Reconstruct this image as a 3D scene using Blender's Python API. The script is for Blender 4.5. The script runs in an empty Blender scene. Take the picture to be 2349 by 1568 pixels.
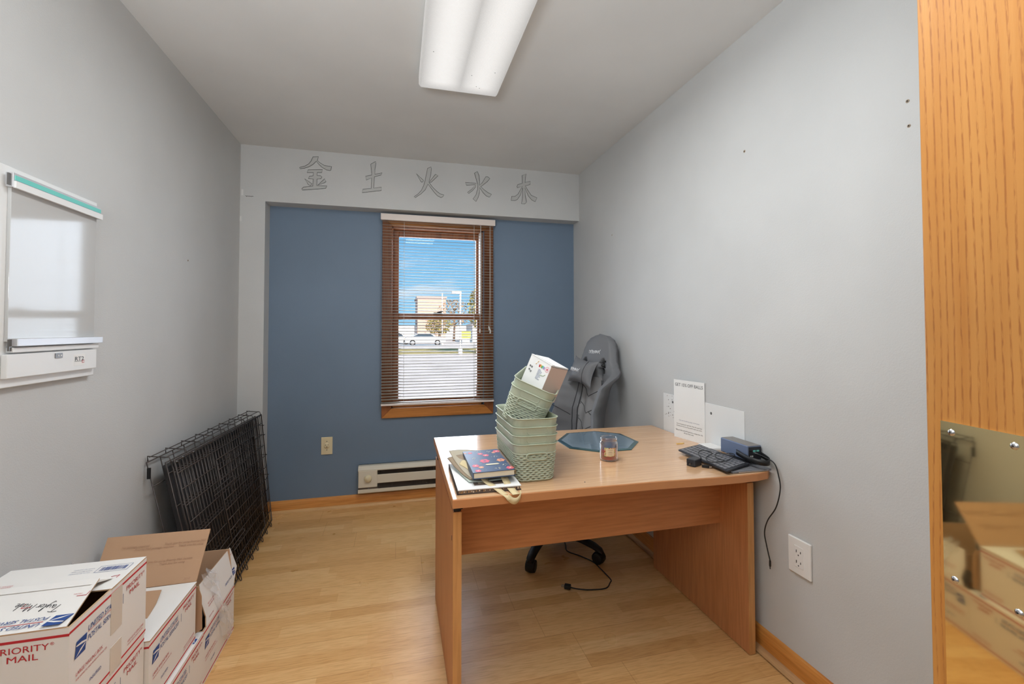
import bpy, math, random
from mathutils import Vector, Matrix, Euler
random.seed(4)
S = bpy.context.scene
COL = S.collection
PI = math.pi

# ------------------------------------------------------------------ camera
cd = bpy.data.cameras.new('camera'); cam = bpy.data.objects.new('camera', cd); COL.objects.link(cam)
cd.sensor_width = 36.0; cd.sensor_fit = 'HORIZONTAL'; cd.lens = 1034.98 * 36 / 2349
cd.shift_y = -54.03 / 2349; cd.clip_start = 0.02; cd.clip_end = 500
yaw, pitch, roll = 0.250305, 0.0248862, -0.00090854
fw = Vector((math.sin(yaw) * math.cos(pitch), math.cos(yaw) * math.cos(pitch), math.sin(pitch)))
rt = Vector((math.cos(yaw), -math.sin(yaw), 0)); upv = rt.cross(fw)
r2 = rt * math.cos(roll) + upv * math.sin(roll); u2 = -rt * math.sin(roll) + upv * math.cos(roll)
M = Matrix((r2, u2, -fw)).transposed().to_4x4(); M.translation = Vector((0, 0, 1.23))
cam.matrix_world = M
S.camera = cam

# ------------------------------------------------------------------ view, world, lights
S.view_settings.view_transform = 'Standard'; S.view_settings.look = 'None'
S.view_settings.exposure = 0.0; S.view_settings.gamma = 1.0; S.view_settings.use_curve_mapping = False
XL, XR, YP, YB, CZ = -0.986, 1.3675, 3.244, 3.359, 2.4345    # left/right wall, header face, blue wall, ceiling
GZ = -0.55                                                   # parking lot level

def lamp(name, kind, loc, rot, energy, color=(1, 1, 1), sx=1, sy=1, **kw):
    l = bpy.data.lights.new(name, kind); l.energy = energy; l.color = color
    if kind == 'AREA': l.shape = 'RECTANGLE'; l.size = sx; l.size_y = sy
    for k, v in kw.items(): setattr(l, k, v)
    o = bpy.data.objects.new(name, l); COL.objects.link(o); o.location = loc; o.rotation_euler = rot
    return o
lamp('ceiling_fixture_light', 'AREA', (0.28, 1.50, 2.345), (0, 0, 0), 18.0, (.955, 0.98, 1.0), 0.34, 1.15)
lamp('ceiling_fill', 'AREA', (-0.45, -0.25, 1.45), (math.radians(180 - 16), 0, math.radians(-8)), 43.0, (.90, 0.955, 1.0), 0.7, 0.5)  # added fill aimed up from beside the camera to brighten the ceiling
lamp('hallway_fill', 'AREA', (0.0, -1.05, 2.40), (0, 0, 0), 10.0, (.92, 0.965, 1.0), 1.5, 0.8)  # added unseen fill behind the camera that lifts the room walls
lamp('window_daylight', 'AREA', (0.33, 3.85, 1.50), (math.radians(-84), 0, 0), 36.0, (0.82, 0.89, 1.0), 0.9, 1.5)
lamp('sun', 'SUN', (0, 0, 10), (math.radians(66), 0, math.radians(14)), 10.5, (1.0, 0.91, 0.82), angle=0.01)

W = bpy.data.worlds.new('world'); S.world = W; W.use_nodes = True
wn, wl = W.node_tree.nodes, W.node_tree.links; wn.clear()
wo = wn.new('ShaderNodeOutputWorld'); bg = wn.new('ShaderNodeBackground'); wl.new(bg.outputs[0], wo.inputs[0])
tc = wn.new('ShaderNodeTexCoord'); sp = wn.new('ShaderNodeSeparateXYZ'); wl.new(tc.outputs['Generated'], sp.inputs[0])
rp = wn.new('ShaderNodeValToRGB'); wl.new(sp.outputs[2], rp.inputs[0])
e = rp.color_ramp.elements
e[0].position = 0.0; e[0].color = (0.36, 0.72, 1.0, 1)
e[1].position = 0.30; e[1].color = (0.09, 0.40, 0.78, 1)
mp = wn.new('ShaderNodeMapping'); mp.inputs['Scale'].default_value = (3.0, 3.0, 13.0); wl.new(tc.outputs['Generated'], mp.inputs[0])
nz = wn.new('ShaderNodeTexNoise'); nz.inputs['Scale'].default_value = 1.3; nz.inputs['Detail'].default_value = 6; wl.new(mp.outputs[0], nz.inputs[0])
cr = wn.new('ShaderNodeValToRGB'); cr.color_ramp.elements[0].position = 0.53; cr.color_ramp.elements[1].position = 0.75; wl.new(nz.outputs[0], cr.inputs[0])
mx = wn.new('ShaderNodeMix'); mx.data_type = 'RGBA'; wl.new(cr.outputs[0], mx.inputs[0]); wl.new(rp.outputs[0], mx.inputs[6]); mx.inputs[7].default_value = (0.9, 0.95, 1.0, 1)
wl.new(mx.outputs[2], bg.inputs[0]); bg.inputs[1].default_value = 1.0

# ------------------------------------------------------------------ materials
def lin(c):
    return tuple(((v / 255) / 12.92 if v / 255 <= .04045 else ((v / 255 + .055) / 1.055) ** 2.4) for v in c) + (1,)
MATS = {}
def P(name, col, rough=.5, metal=0, spec=.5, coat=0, trans=0, ior=1.45, emis=None, alpha=1):
    m = bpy.data.materials.new(name); m.use_nodes = True; MATS[name] = m
    b = m.node_tree.nodes['Principled BSDF']
    b.inputs['Base Color'].default_value = lin(col); b.inputs['Roughness'].default_value = rough
    b.inputs['Metallic'].default_value = metal; b.inputs['Specular IOR Level'].default_value = spec
    b.inputs['Coat Weight'].default_value = coat; b.inputs['Coat Roughness'].default_value = .08
    b.inputs['Transmission Weight'].default_value = trans; b.inputs['IOR'].default_value = ior; b.inputs['Alpha'].default_value = alpha
    if emis: b.inputs['Emission Color'].default_value = lin(col); b.inputs['Emission Strength'].default_value = emis
    return m
def tex(m, kind, scale=(1, 1, 1), rot=(0, 0, 0), loc=(0, 0, 0), **inp):
    n, l = m.node_tree.nodes, m.node_tree.links
    t = n.new('ShaderNodeTexCoord'); mp = n.new('ShaderNodeMapping'); l.new(t.outputs['Object'], mp.inputs[0])
    mp.inputs['Scale'].default_value = scale; mp.inputs['Rotation'].default_value = rot; mp.inputs['Location'].default_value = loc
    k = n.new(kind); l.new(mp.outputs[0], k.inputs[0])
    for a, v in inp.items(): k.inputs[a].default_value = v
    return k
def ramp(m, src, stops):
    n, l = m.node_tree.nodes, m.node_tree.links
    r = n.new('ShaderNodeValToRGB'); l.new(src, r.inputs[0]); el = r.color_ramp.elements
    while len(el) < len(stops): el.new(.5)
    for e_, (p_, c_) in zip(el, stops): e_.position = p_; e_.color = c_ if len(c_) == 4 else lin(c_)
    return r.outputs[0]
def mixc(m, f, a, b, mode='MIX'):
    n, l = m.node_tree.nodes, m.node_tree.links
    x = n.new('ShaderNodeMix'); x.data_type = 'RGBA'; x.blend_type = mode
    if hasattr(f, 'name'): l.new(f, x.inputs[0])
    else: x.inputs[0].default_value = f
    for s, i in ((a, 6), (b, 7)):
        if hasattr(s, 'name'): l.new(s, x.inputs[i])
        else: x.inputs[i].default_value = s if len(s) == 4 else lin(s)
    return x.outputs[2]
def bsdf(m): return m.node_tree.nodes['Principled BSDF']
def setc(m, sock): m.node_tree.links.new(sock, bsdf(m).inputs['Base Color'])
def bump(m, sock, strength, dist):
    n, l = m.node_tree.nodes, m.node_tree.links
    b = n.new('ShaderNodeBump'); b.inputs['Strength'].default_value = strength; b.inputs['Distance'].default_value = dist
    l.new(sock, b.inputs['Height']); l.new(b.outputs[0], bsdf(m).inputs['Normal'])

def paint(name, col, rough=.55, spec=.3, bs=.35):
    m = P(name, col, rough, spec=spec)
    a = tex(m, 'ShaderNodeTexNoise', Scale=2.2, Detail=3.0)
    dark = tuple(c * .975 for c in col)
    setc(m, ramp(m, a.outputs[0], [(.35, dark), (.65, col)]))
    o = tex(m, 'ShaderNodeTexNoise', Scale=230.0, Detail=2.0)
    bump(m, o.outputs[0], bs, .0012); return m
paint('grey_paint', (203, 204, 203)); paint('ceiling_paint', (222, 223, 222), .7, .2, .2)
paint('blue_paint', (114, 132, 152), .5, .35, .3); paint('hall_paint', (205, 205, 203))

def wood(name, c1, c2, c3, axis='X', rough=.35, fine=60., coat=0., spec=.5, ring=5.0):
    """long streaks of grain running along the given axis"""
    m = P(name, c2, rough, coat=coat, spec=spec)
    s1 = {'X': (.9, 9, 9), 'Y': (9, .9, 9), 'Z': (9, 9, .9)}[axis]
    s2 = {'X': (3, fine, fine), 'Y': (fine, 3, fine), 'Z': (fine, fine, 3)}[axis]
    a = tex(m, 'ShaderNodeTexNoise', scale=s1, Scale=ring * .3, Detail=4.0, Distortion=1.2)
    b = tex(m, 'ShaderNodeTexNoise', scale=s2, Scale=2.2, Detail=5.0)
    base = ramp(m, a.outputs[0], [(.32, c1), (.5, c2), (.68, c3)])
    f = ramp(m, b.outputs[0], [(.35, (236, 232, 228)), (.6, (255, 255, 255))])
    setc(m, mixc(m, 1.0, base, f, 'MULTIPLY')); bump(m, b.outputs[0], .08, .001)
    return m
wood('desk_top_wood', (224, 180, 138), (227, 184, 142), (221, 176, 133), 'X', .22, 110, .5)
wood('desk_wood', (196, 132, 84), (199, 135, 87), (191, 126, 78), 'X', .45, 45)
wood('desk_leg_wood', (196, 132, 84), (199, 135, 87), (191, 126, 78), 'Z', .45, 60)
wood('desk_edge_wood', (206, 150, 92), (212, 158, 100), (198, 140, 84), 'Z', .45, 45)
wood('window_wood', (142, 84, 44), (156, 96, 54), (126, 72, 38), 'Z', .4, 60)
wood('window_sill_wood', (176, 112, 52), (196, 130, 66), (150, 92, 40), 'X', .4, 70)
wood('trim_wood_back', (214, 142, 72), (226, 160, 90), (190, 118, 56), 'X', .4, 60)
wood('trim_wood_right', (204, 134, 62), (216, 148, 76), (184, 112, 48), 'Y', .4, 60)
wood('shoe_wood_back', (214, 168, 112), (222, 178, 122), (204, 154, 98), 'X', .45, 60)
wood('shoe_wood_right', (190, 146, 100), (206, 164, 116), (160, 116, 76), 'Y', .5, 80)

# oak veneer of the open door: cathedral figure from distorted bands
m = P('oak_door_wood', (206, 138, 72), .38, spec=.45)
wv = tex(m, 'ShaderNodeTexWave', scale=(1, 1, .16), Scale=36.0, Distortion=34.0, Detail=2.0)
wv.bands_direction = 'Y'; wv.inputs['Detail Scale'].default_value = .13
fn = tex(m, 'ShaderNodeTexNoise', scale=(300, 300, 42), Scale=1.6, Detail=4.0)
pale = ramp(m, tex(m, 'ShaderNodeTexNoise', scale=(30, 30, 2), Scale=1.5, Detail=3.0).outputs[0], [(.35, (188, 126, 60)), (.65, (198, 139, 72))])
line = ramp(m, wv.outputs[1], [(.0, (255, 255, 255)), (.30, (0, 0, 0)), (1.0, (0, 0, 0))])
pore = ramp(m, fn.outputs[0], [(.42, (255, 255, 255)), (.60, (90, 90, 90))])
msk = mixc(m, 1.0, line, pore, 'MULTIPLY')
setc(m, mixc(m, msk, pale, (164, 103, 50)))
bump(m, fn.outputs[0], .12, .001)

# laminate floor: three-strip planks, each strip with its own tone, glossy finish
m = P('floor_laminate', (210, 160, 105), .28, spec=.5)
br = tex(m, 'ShaderNodeTexBrick', loc=(.13, .02, 0), Scale=1.0)
br.offset = 0; br.squash = 1.0
for k, v in (('Mortar Size', .0006), ('Bias', 0.0), ('Brick Width', .46), ('Row Height', .0655), ('Mortar Smooth', .1)): br.inputs[k].default_value = v
br.inputs['Color1'].default_value = (0, 0, 0, 1); br.inputs['Color2'].default_value = (1, 1, 1, 1); br.inputs['Mortar'].default_value = (.3, .3, .3, 1)
br2 = tex(m, 'ShaderNodeTexBrick', loc=(.13, .02, 0), Scale=1.0); br2.offset = 0
for k, v in (('Mortar Size', .0009), ('Brick Width', 1.25), ('Row Height', .1965)): br2.inputs[k].default_value = v
br2.inputs['Color1'].default_value = br2.inputs['Color2'].default_value = (1, 1, 1, 1); br2.inputs['Mortar'].default_value = (.70, .60, .50, 1)
g = tex(m, 'ShaderNodeTexNoise', scale=(4.5, 62, 1), Scale=3.0, Detail=5.0, Distortion=.5)
def stagger(tx, rowh, width, dy, seed):
    # every row of boards starts at its own random place
    n, l = m.node_tree.nodes, m.node_tree.links; mp = tx.inputs[0].links[0].from_node
    s = n.new('ShaderNodeSeparateXYZ'); l.new(mp.outputs[0], s.inputs[0])
    d = n.new('ShaderNodeMath'); d.operation = 'DIVIDE'; l.new(s.outputs[1], d.inputs[0]); d.inputs[1].default_value = rowh
    f = n.new('ShaderNodeMath'); f.operation = 'FLOOR'; l.new(d.outputs[0], f.inputs[0])
    a = n.new('ShaderNodeMath'); a.operation = 'ADD'; l.new(f.outputs[0], a.inputs[0]); a.inputs[1].default_value = seed
    w = n.new('ShaderNodeTexWhiteNoise'); w.noise_dimensions = '1D'; l.new(a.outputs[0], w.inputs['W'])
    k = n.new('ShaderNodeMath'); k.operation = 'MULTIPLY_ADD'; l.new(w.outputs[0], k.inputs[0]); k.inputs[1].default_value = width; l.new(s.outputs[0], k.inputs[2])
    c = n.new('ShaderNodeCombineXYZ'); l.new(k.outputs[0], c.inputs[0]); l.new(s.outputs[1], c.inputs[1]); l.new(c.outputs[0], tx.inputs[0])
stagger(br, .0655, .46, 0, 11.5); stagger(br2, .1965, 1.25, 0, 40.5)
strip = ramp(m, br.outputs[0], [(0, (216, 168, 108)), (.5, (227, 181, 121)), (1, (235, 195, 138))])
gr = ramp(m, g.outputs[0], [(.36, (236, 226, 214)), (.52, (252, 248, 244)), (.66, (255, 255, 255))])
setc(m, mixc(m, 1.0, mixc(m, 1.0, strip, gr, 'MULTIPLY'), br2.outputs[0], 'MULTIPLY'))
rr = tex(m, 'ShaderNodeTexNoise', Scale=5.0, Detail=4.0)
l = m.node_tree.links; mr = m.node_tree.nodes.new('ShaderNodeMapRange'); l.new(rr.outputs[0], mr.inputs[0])
mr.inputs['To Min'].default_value = .20; mr.inputs['To Max'].default_value = .42; l.new(mr.outputs[0], bsdf(m).inputs['Roughness'])

# lit prismatic lens: two tubes behind it, dimmer between them and past their ends
m = P('lit_lens', (120, 119, 117), .4)
n, l = m.node_tree.nodes, m.node_tree.links
t = n.new('ShaderNodeTexCoord'); s = n.new('ShaderNodeSeparateXYZ'); l.new(t.outputs['Object'], s.inputs[0])
def mth(op, a, b=None, clamp=False):
    x = n.new('ShaderNodeMath'); x.operation = op; x.use_clamp = clamp
    for i, v in enumerate((a, b)):
        if v is None: continue
        if hasattr(v, 'name'): l.new(v, x.inputs[i])
        else: x.inputs[i].default_value = v
    return x.outputs[0]
ax = mth('ABSOLUTE', s.outputs[0]); dx = mth('ABSOLUTE', mth('SUBTRACT', ax, .088))
bx_ = mth('SUBTRACT', 1.0, mth('POWER', mth('DIVIDE', dx, .088), 2.0), True)
ay = mth('ABSOLUTE', s.outputs[1]); by_ = mth('DIVIDE', mth('SUBTRACT', .615, ay), .07, True)
glow = mth('ADD', .44, mth('MULTIPLY', mth('MULTIPLY', bx_, by_), .34))
l.new(glow, bsdf(m).inputs['Emission Strength']); bsdf(m).inputs['Emission Color'].default_value = (1, .975, .945, 1)
pr = tex(m, 'ShaderNodeTexVoronoi', Scale=190.0); bump(m, pr.outputs[0], .4, .002)

P('white_plastic', (232, 231, 228), .4); P('cream_metal', (216, 208, 190), .45); P('cream_plastic', (222, 208, 172), .4)
P('dark_slot', (38, 32, 30), .7); P('dark_fin', (104, 92, 84), .5, .3); P('black_metal', (28, 27, 28), .35, .6)
P('black_wire', (80, 73, 70), .38, .4); P('black_plastic', (26, 26, 27), .45); P('black_tray', (50, 47, 47), .4)
P('steel', (190, 190, 192), .25, 1); P('steel_dark', (120, 118, 116), .35, .9)
m = P('blind_slat', (160, 152, 141), .42); P('blind_rail', (226, 214, 206), .4); P('cord_white', (225, 220, 210), .7)
P('clear_plastic', (240, 240, 240), .08, trans=.0, alpha=.35)
m = P('brass', (248, 226, 170), .16, 1.0); a = tex(m, 'ShaderNodeTexNoise', Scale=9.0, Detail=4.0)
mr = m.node_tree.nodes.new('ShaderNodeMapRange'); m.node_tree.links.new(a.outputs[0], mr.inputs[0]); mr.inputs['To Min'].default_value = .02; mr.inputs['To Max'].default_value = .06
m.node_tree.links.new(mr.outputs[0], bsdf(m).inputs['Roughness'])
P('sage_plastic', (186, 194, 172), .42)
m = P('chair_leather', (116, 117, 120), .48, spec=.45); a = tex(m, 'ShaderNodeTexNoise', Scale=320.0, Detail=2.0); bump(m, a.outputs[0], .2, .0008)
P('chair_leather_dark', (58, 59, 62), .5); P('chair_panel', (146, 146, 147), .6); P('thread_white', (225, 225, 228), .6)
P('carton_white', (232, 229, 225), .6, spec=.3); P('carton_brown', (188, 152, 122), .8, spec=.15); P('ink_red', (190, 40, 48), .6)
P('ink_blue', (38, 74, 142), .6); P('ink_black', (40, 42, 48), .6); P('ink_brown', (166, 128, 102), .8); P('ink_grey', (150, 158, 178), .7)
P('tape', (214, 204, 192), .25)
P('panel_white', (226, 227, 226), .35); m = P('gloss_white', (190, 191, 190), .07, spec=.35)
P('teal', (110, 200, 190), .3); P('aluminium', (205, 205, 207), .35, .5)
P('glass_dark', (30, 44, 52), .2)
m = P('mirror_glass', (158, 180, 196), .05, .55); P('mirror_bevel', (120, 160, 168), .10, .9)
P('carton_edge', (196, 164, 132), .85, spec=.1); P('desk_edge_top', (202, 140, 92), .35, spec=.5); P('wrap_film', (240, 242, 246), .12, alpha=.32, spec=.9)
P('kraft_dark', (158, 140, 118), .9); P('pink_side', (214, 190, 178), .6); P('lilac', (170, 140, 200), .6); P('label_rim', (214, 196, 140), .6)
P('mirror_edge', (52, 92, 92), .25)
P('paper', (238, 238, 236), .6); P('page_cream', (228, 214, 188), .8); P('kraft_cloth', (188, 178, 158), .9); P('grey_cloth', (196, 206, 196), .9)
P('ribbon', (222, 204, 160), .75); P('book_dark', (70, 62, 60), .6); P('photo_dark', (120, 104, 92), .5)
P('navy_cover', (62, 84, 116), .4); P('flower_pink', (222, 96, 120), .5); P('flower_orange', (226, 150, 112), .5); P('flower_cream', (230, 220, 190), .5); P('gold', (190, 150, 90), .3, .8)
P('wax', (200, 66, 48), .5); P('label_cream', (228, 206, 168), .6); P('leaf_green', (120, 160, 90), .6); P('ink_soft', (150, 120, 110), .7)
P('dock_blue', (118, 132, 160), .38, .3); P('dock_grey', (140, 136, 132), .5, .2); P('key_grey', (118, 118, 122), .5); P('keyboard_body', (44, 46, 52), .45)
P('patch_white', (228, 229, 228), .8); P('yellow_bit', (232, 190, 110), .7); P('marker_line', (48, 50, 47), .7); P('marker_fill', (188, 189, 187), .7)
P('spackle', (222, 222, 220), .8); P('anchor_tan', (168, 152, 132), .6)
m = bpy.data.materials.new('window_glass'); m.use_nodes = True; MATS['window_glass'] = m
n, l = m.node_tree.nodes, m.node_tree.links; n.clear(); o = n.new('ShaderNodeOutputMaterial'); mi = n.new('ShaderNodeMixShader')
tr = n.new('ShaderNodeBsdfTransparent'); gl = n.new('ShaderNodeBsdfGlossy'); gl.inputs['Roughness'].default_value = .02
mi.inputs[0].default_value = .018; l.new(tr.outputs[0], mi.inputs[1]); l.new(gl.outputs[0], mi.inputs[2]); l.new(mi.outputs[0], o.inputs[0])
m = bpy.data.materials.new('jar_glass'); m.use_nodes = True; MATS['jar_glass'] = m
n, l = m.node_tree.nodes, m.node_tree.links; n.clear(); o = n.new('ShaderNodeOutputMaterial'); mi = n.new('ShaderNodeMixShader')
tr = n.new('ShaderNodeBsdfTransparent'); tr.inputs[0].default_value = (.93, .92, .94, 1); gl = n.new('ShaderNodeBsdfGlossy'); gl.inputs['Roughness'].default_value = .04
lw = n.new('ShaderNodeLayerWeight'); lw.inputs[0].default_value = .35
l.new(lw.outputs[1], mi.inputs[0]); l.new(tr.outputs[0], mi.inputs[1]); l.new(gl.outputs[0], mi.inputs[2]); l.new(mi.outputs[0], o.inputs[0])
# outdoors
m = P('asphalt', (196, 186, 180), .9, spec=.1); a = tex(m, 'ShaderNodeTexNoise', Scale=.7, Detail=8.0); setc(m, ramp(m, a.outputs[0], [(.35, (186, 176, 170)), (.65, (208, 198, 192))]))
m = P('dry_grass', (168, 150, 104), 1, spec=.05); a = tex(m, 'ShaderNodeTexNoise', Scale=2.0, Detail=8.0); setc(m, ramp(m, a.outputs[0], [(.35, (140, 128, 82)), (.65, (184, 166, 120))]))
P('brick_far', (176, 146, 132), .9); P('white_far', (225, 220, 215), .7); P('roof_far', (150, 140, 136), .8); P('dark_glass', (50, 62, 74), .1, .0, .8)
P('car_silver', (196, 198, 202), .3, .5); P('car_white', (232, 232, 232), .3); P('tyre', (30, 30, 32), .8); P('leaves_tan', (150, 140, 84), .9, spec=.1); P('leaves_rust', (176, 142, 104), .9, spec=.1); P('bark', (110, 92, 78), .9); P('lime', (190, 206, 70), .6)
P('exterior_wall', (170, 150, 135), .9)

# ------------------------------------------------------------------ building helpers
WL = {}                                     # world position of every object's origin
def mark(o, label=None, cat=None, group=None, kind=None):
    if label: o['label'] = label
    if cat: o['category'] = cat
    if group: o['group'] = group
    if kind: o['kind'] = kind
    return o
def empty(name, loc, label, cat, group=None):
    o = bpy.data.objects.new(name, None); COL.objects.link(o); o.location = loc; o.empty_display_size = .05
    WL[o] = Vector(loc); return mark(o, label, cat, group)
TXT = {}
def text_tris(s, shear=0., bold=0.):
    """triangles of a string set in Blender's own font, unit size, origin at the left end of the baseline"""
    k = (s, shear, bold)
    if k not in TXT:
        c = bpy.data.curves.new('t', 'FONT'); c.body = s; c.size = 1.0; c.shear = shear; c.offset = bold; c.resolution_u = 3
        o = bpy.data.objects.new('t', c); COL.objects.link(o); bpy.context.view_layer.update()
        me = bpy.data.meshes.new_from_object(o.evaluated_get(bpy.context.evaluated_depsgraph_get()))
        vs = [v.co.xy.copy() for v in me.vertices]; fs = [tuple(p.vertices) for p in me.polygons]
        x0 = min((v.x for v in vs), default=0); x1 = max((v.x for v in vs), default=1)
        TXT[k] = (vs, fs, x0, x1)
        bpy.data.objects.remove(o); bpy.data.curves.remove(c); bpy.data.meshes.remove(me)
    return TXT[k]
class MB:
    def __init__(s): s.v = []; s.f = []; s.m = []; s.sm = []; s.mats = []; s.T = None
    def mi(s, m):
        if m not in s.mats: s.mats.append(m)
        return s.mats.index(m)
    def add(s, vs, fs, m, smooth=False):
        b = len(s.v); k = s.mi(m)
        for p in vs:
            p = Vector(p); s.v.append(s.T @ p if s.T else p)
        for f in fs: s.f.append(tuple(b + i for i in f)); s.m.append(k); s.sm.append(smooth)
        return s
    def box(s, x0, x1, y0, y1, z0, z1, m):
        return s.add([(x, y, z) for z in (z0, z1) for y in (y0, y1) for x in (x0, x1)],
                     [(0, 2, 3, 1), (4, 5, 7, 6), (0, 1, 5, 4), (2, 6, 7, 3), (0, 4, 6, 2), (1, 3, 7, 5)], m)
    def obox(s, c, u, v, w, m):
        """box centred on c with half-axes u, v, w"""
        c, u, v, w = map(Vector, (c, u, v, w))
        return s.add([c + a * u + b * v + d * w for d in (-1, 1) for b in (-1, 1) for a in (-1, 1)],
                     [(0, 2, 3, 1), (4, 5, 7, 6), (0, 1, 5, 4), (2, 6, 7, 3), (0, 4, 6, 2), (1, 3, 7, 5)], m)
    def prism(s, pts, t, m):
        """polygon pushed along the vector t"""
        n = len(pts); t = Vector(t); a = [Vector(p) for p in pts]
        return s.add(a + [p + t for p in a], [tuple(range(n - 1, -1, -1)), tuple(range(n, 2 * n))] + [(i, (i + 1) % n, n + (i + 1) % n, n + i) for i in range(n)], m)
    def poly(s, pts, m): return s.add(pts, [tuple(range(len(pts)))], m)
    def tube(s, pts, r, m, n=6, closed=False, smooth=True):
        pts = [Vector(p) for p in pts]; N = len(pts); rs = r if isinstance(r, (list, tuple)) else [r] * N
        vs, fs = [], []; prev = None
        for i, p in enumerate(pts):
            a = pts[(i - 1) % N] if (closed or i) else p; b = pts[(i + 1) % N] if (closed or i < N - 1) else p
            d = (b - a); d = d.normalized() if d.length > 1e-9 else Vector((0, 0, 1))
            if prev is None:
                u = d.cross(Vector((0, 0, 1)));
                if u.length < .1: u = d.cross(Vector((1, 0, 0)))
            else: u = prev - d * prev.dot(d)
            u.normalize(); prev = u; w = d.cross(u)
            for k in range(n):
                a_ = 2 * PI * k / n + (PI / 4 if n == 4 else 0); vs.append(p + (u * math.cos(a_) + w * math.sin(a_)) * rs[i])
        for i in range(N if closed else N - 1):
            j = (i + 1) % N
            for k in range(n): k2 = (k + 1) % n; fs.append((i * n + k, i * n + k2, j * n + k2, j * n + k))
        if not closed: fs += [tuple(range(n - 1, -1, -1)), tuple((N - 1) * n + k for k in range(n))]
        return s.add(vs, fs, m, smooth)
    def lathe(s, prof, c, m, n=32, axis=None, smooth=True, cap=False):
        """profile of (radius, height) turned about an axis through c"""
        ax = Vector(axis or (0, 0, 1)).normalized(); u = ax.cross(Vector((0, 1, 0)));
        if u.length < .1: u = ax.cross(Vector((1, 0, 0)))
        u.normalize(); w = ax.cross(u); c = Vector(c); vs, fs = [], []
        for r, h in prof:
            for k in range(n): a = 2 * PI * k / n; vs.append(c + ax * h + (u * math.cos(a) + w * math.sin(a)) * r)
        for i in range(len(prof) - 1):
            for k in range(n): k2 = (k + 1) % n; fs.append((i * n + k, i * n + k2, (i + 1) * n + k2, (i + 1) * n + k))
        if cap: fs += [tuple(range(n - 1, -1, -1)), tuple((len(prof) - 1) * n + k for k in range(n))]
        return s.add(vs, fs, m, smooth)
    def grid(s, rows, m, smooth=True, closed=False):
        n = len(rows[0]); vs = [p for r in rows for p in r]; fs = []
        for i in range(len(rows) - 1):
            for k in range(n if closed else n - 1): k2 = (k + 1) % n; fs.append((i * n + k, i * n + k2, (i + 1) * n + k2, (i + 1) * n + k))
        return s.add(vs, fs, m, smooth)
    def text(s, st, o, u, v, size, m, align=0., shear=0., width=None, bold=0.):
        """string on a plane: o = baseline point, u = reading direction, v = up; align 0 left, .5 centre, 1 right"""
        vs, fs, x0, x1 = text_tris(st, shear, bold); o, u, v = Vector(o), Vector(u).normalized(), Vector(v).normalized()
        kx = size if width is None else width / max(1e-6, x1 - x0)
        off = x0 + (x1 - x0) * align
        return s.add([o + u * ((p.x - off) * kx) + v * (p.y * size) for p in vs], fs, m)
    def build(s, name, parent=None, bevel=0, loc=None, solid=0, sub=0, seg=2, label=None):
        if parent is not None: base = WL[parent]
        else: base = Vector(loc) if loc is not None else Vector((0, 0, 0))
        me = bpy.data.meshes.new(name); me.from_pydata([tuple(p - base) for p in s.v], [], s.f)
        for q in s.mats: me.materials.append(MATS[q])
        me.polygons.foreach_set('material_index', s.m); me.polygons.foreach_set('use_smooth', s.sm); me.update()
        o = bpy.data.objects.new(name, me); COL.objects.link(o); WL[o] = base
        if parent is not None: o.parent = parent
        else: o.location = base
        if sub: k = o.modifiers.new('s', 'SUBSURF'); k.levels = k.render_levels = sub
        if solid: k = o.modifiers.new('t', 'SOLIDIFY'); k.thickness = solid; k.offset = 0
        if bevel: k = o.modifiers.new('b', 'BEVEL'); k.width = bevel; k.segments = seg; k.limit_method = 'ANGLE'; k.angle_limit = math.radians(40)
        if label: o['label'] = label
        return o
def struct(mb, name, **k): o = mb.build(name, **k); o['kind'] = 'structure'; return o
def spline(pts, n=8, closed=False):
    """Catmull-Rom curve through the points"""
    P_ = [Vector(p) for p in pts]; N = len(P_); out = []
    for i in range(N if closed else N - 1):
        a = P_[(i - 1) % N] if (closed or i) else P_[0]; b = P_[i]; c = P_[(i + 1) % N]; d = P_[(i + 2) % N] if (closed or i < N - 2) else P_[-1]
        for k in range(n):
            t = k / n; out.append(.5 * (2 * b + (c - a) * t + (2 * a - 5 * b + 4 * c - d) * t * t + (3 * b - a - 3 * c + d) * t ** 3))
    if not closed: out.append(P_[-1])
    return out
def rrect(w, h, r, n=5):
    """rounded rectangle outline centred on the origin, counter-clockwise (x, y)"""
    o = []
    for cx, cy, a0 in ((w / 2 - r, h / 2 - r, 0), (-w / 2 + r, h / 2 - r, PI / 2), (-w / 2 + r, -h / 2 + r, PI), (w / 2 - r, -h / 2 + r, 1.5 * PI)):
        for k in range(n + 1): a = a0 + PI / 2 * k / n; o.append((cx + r * math.cos(a), cy + r * math.sin(a)))
    return o
def dup(root, loc=None, rot=None, label=None):
    r = root.copy(); COL.objects.link(r)
    if loc is not None: r.location = loc
    if rot is not None: r.rotation_euler = rot
    if label: r['label'] = label
    for ch in list(root.children):
        c = ch.copy(); COL.objects.link(c); c.parent = r
        for g_ in list(ch.children): d = g_.copy(); COL.objects.link(d); d.parent = c
    return r
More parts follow.
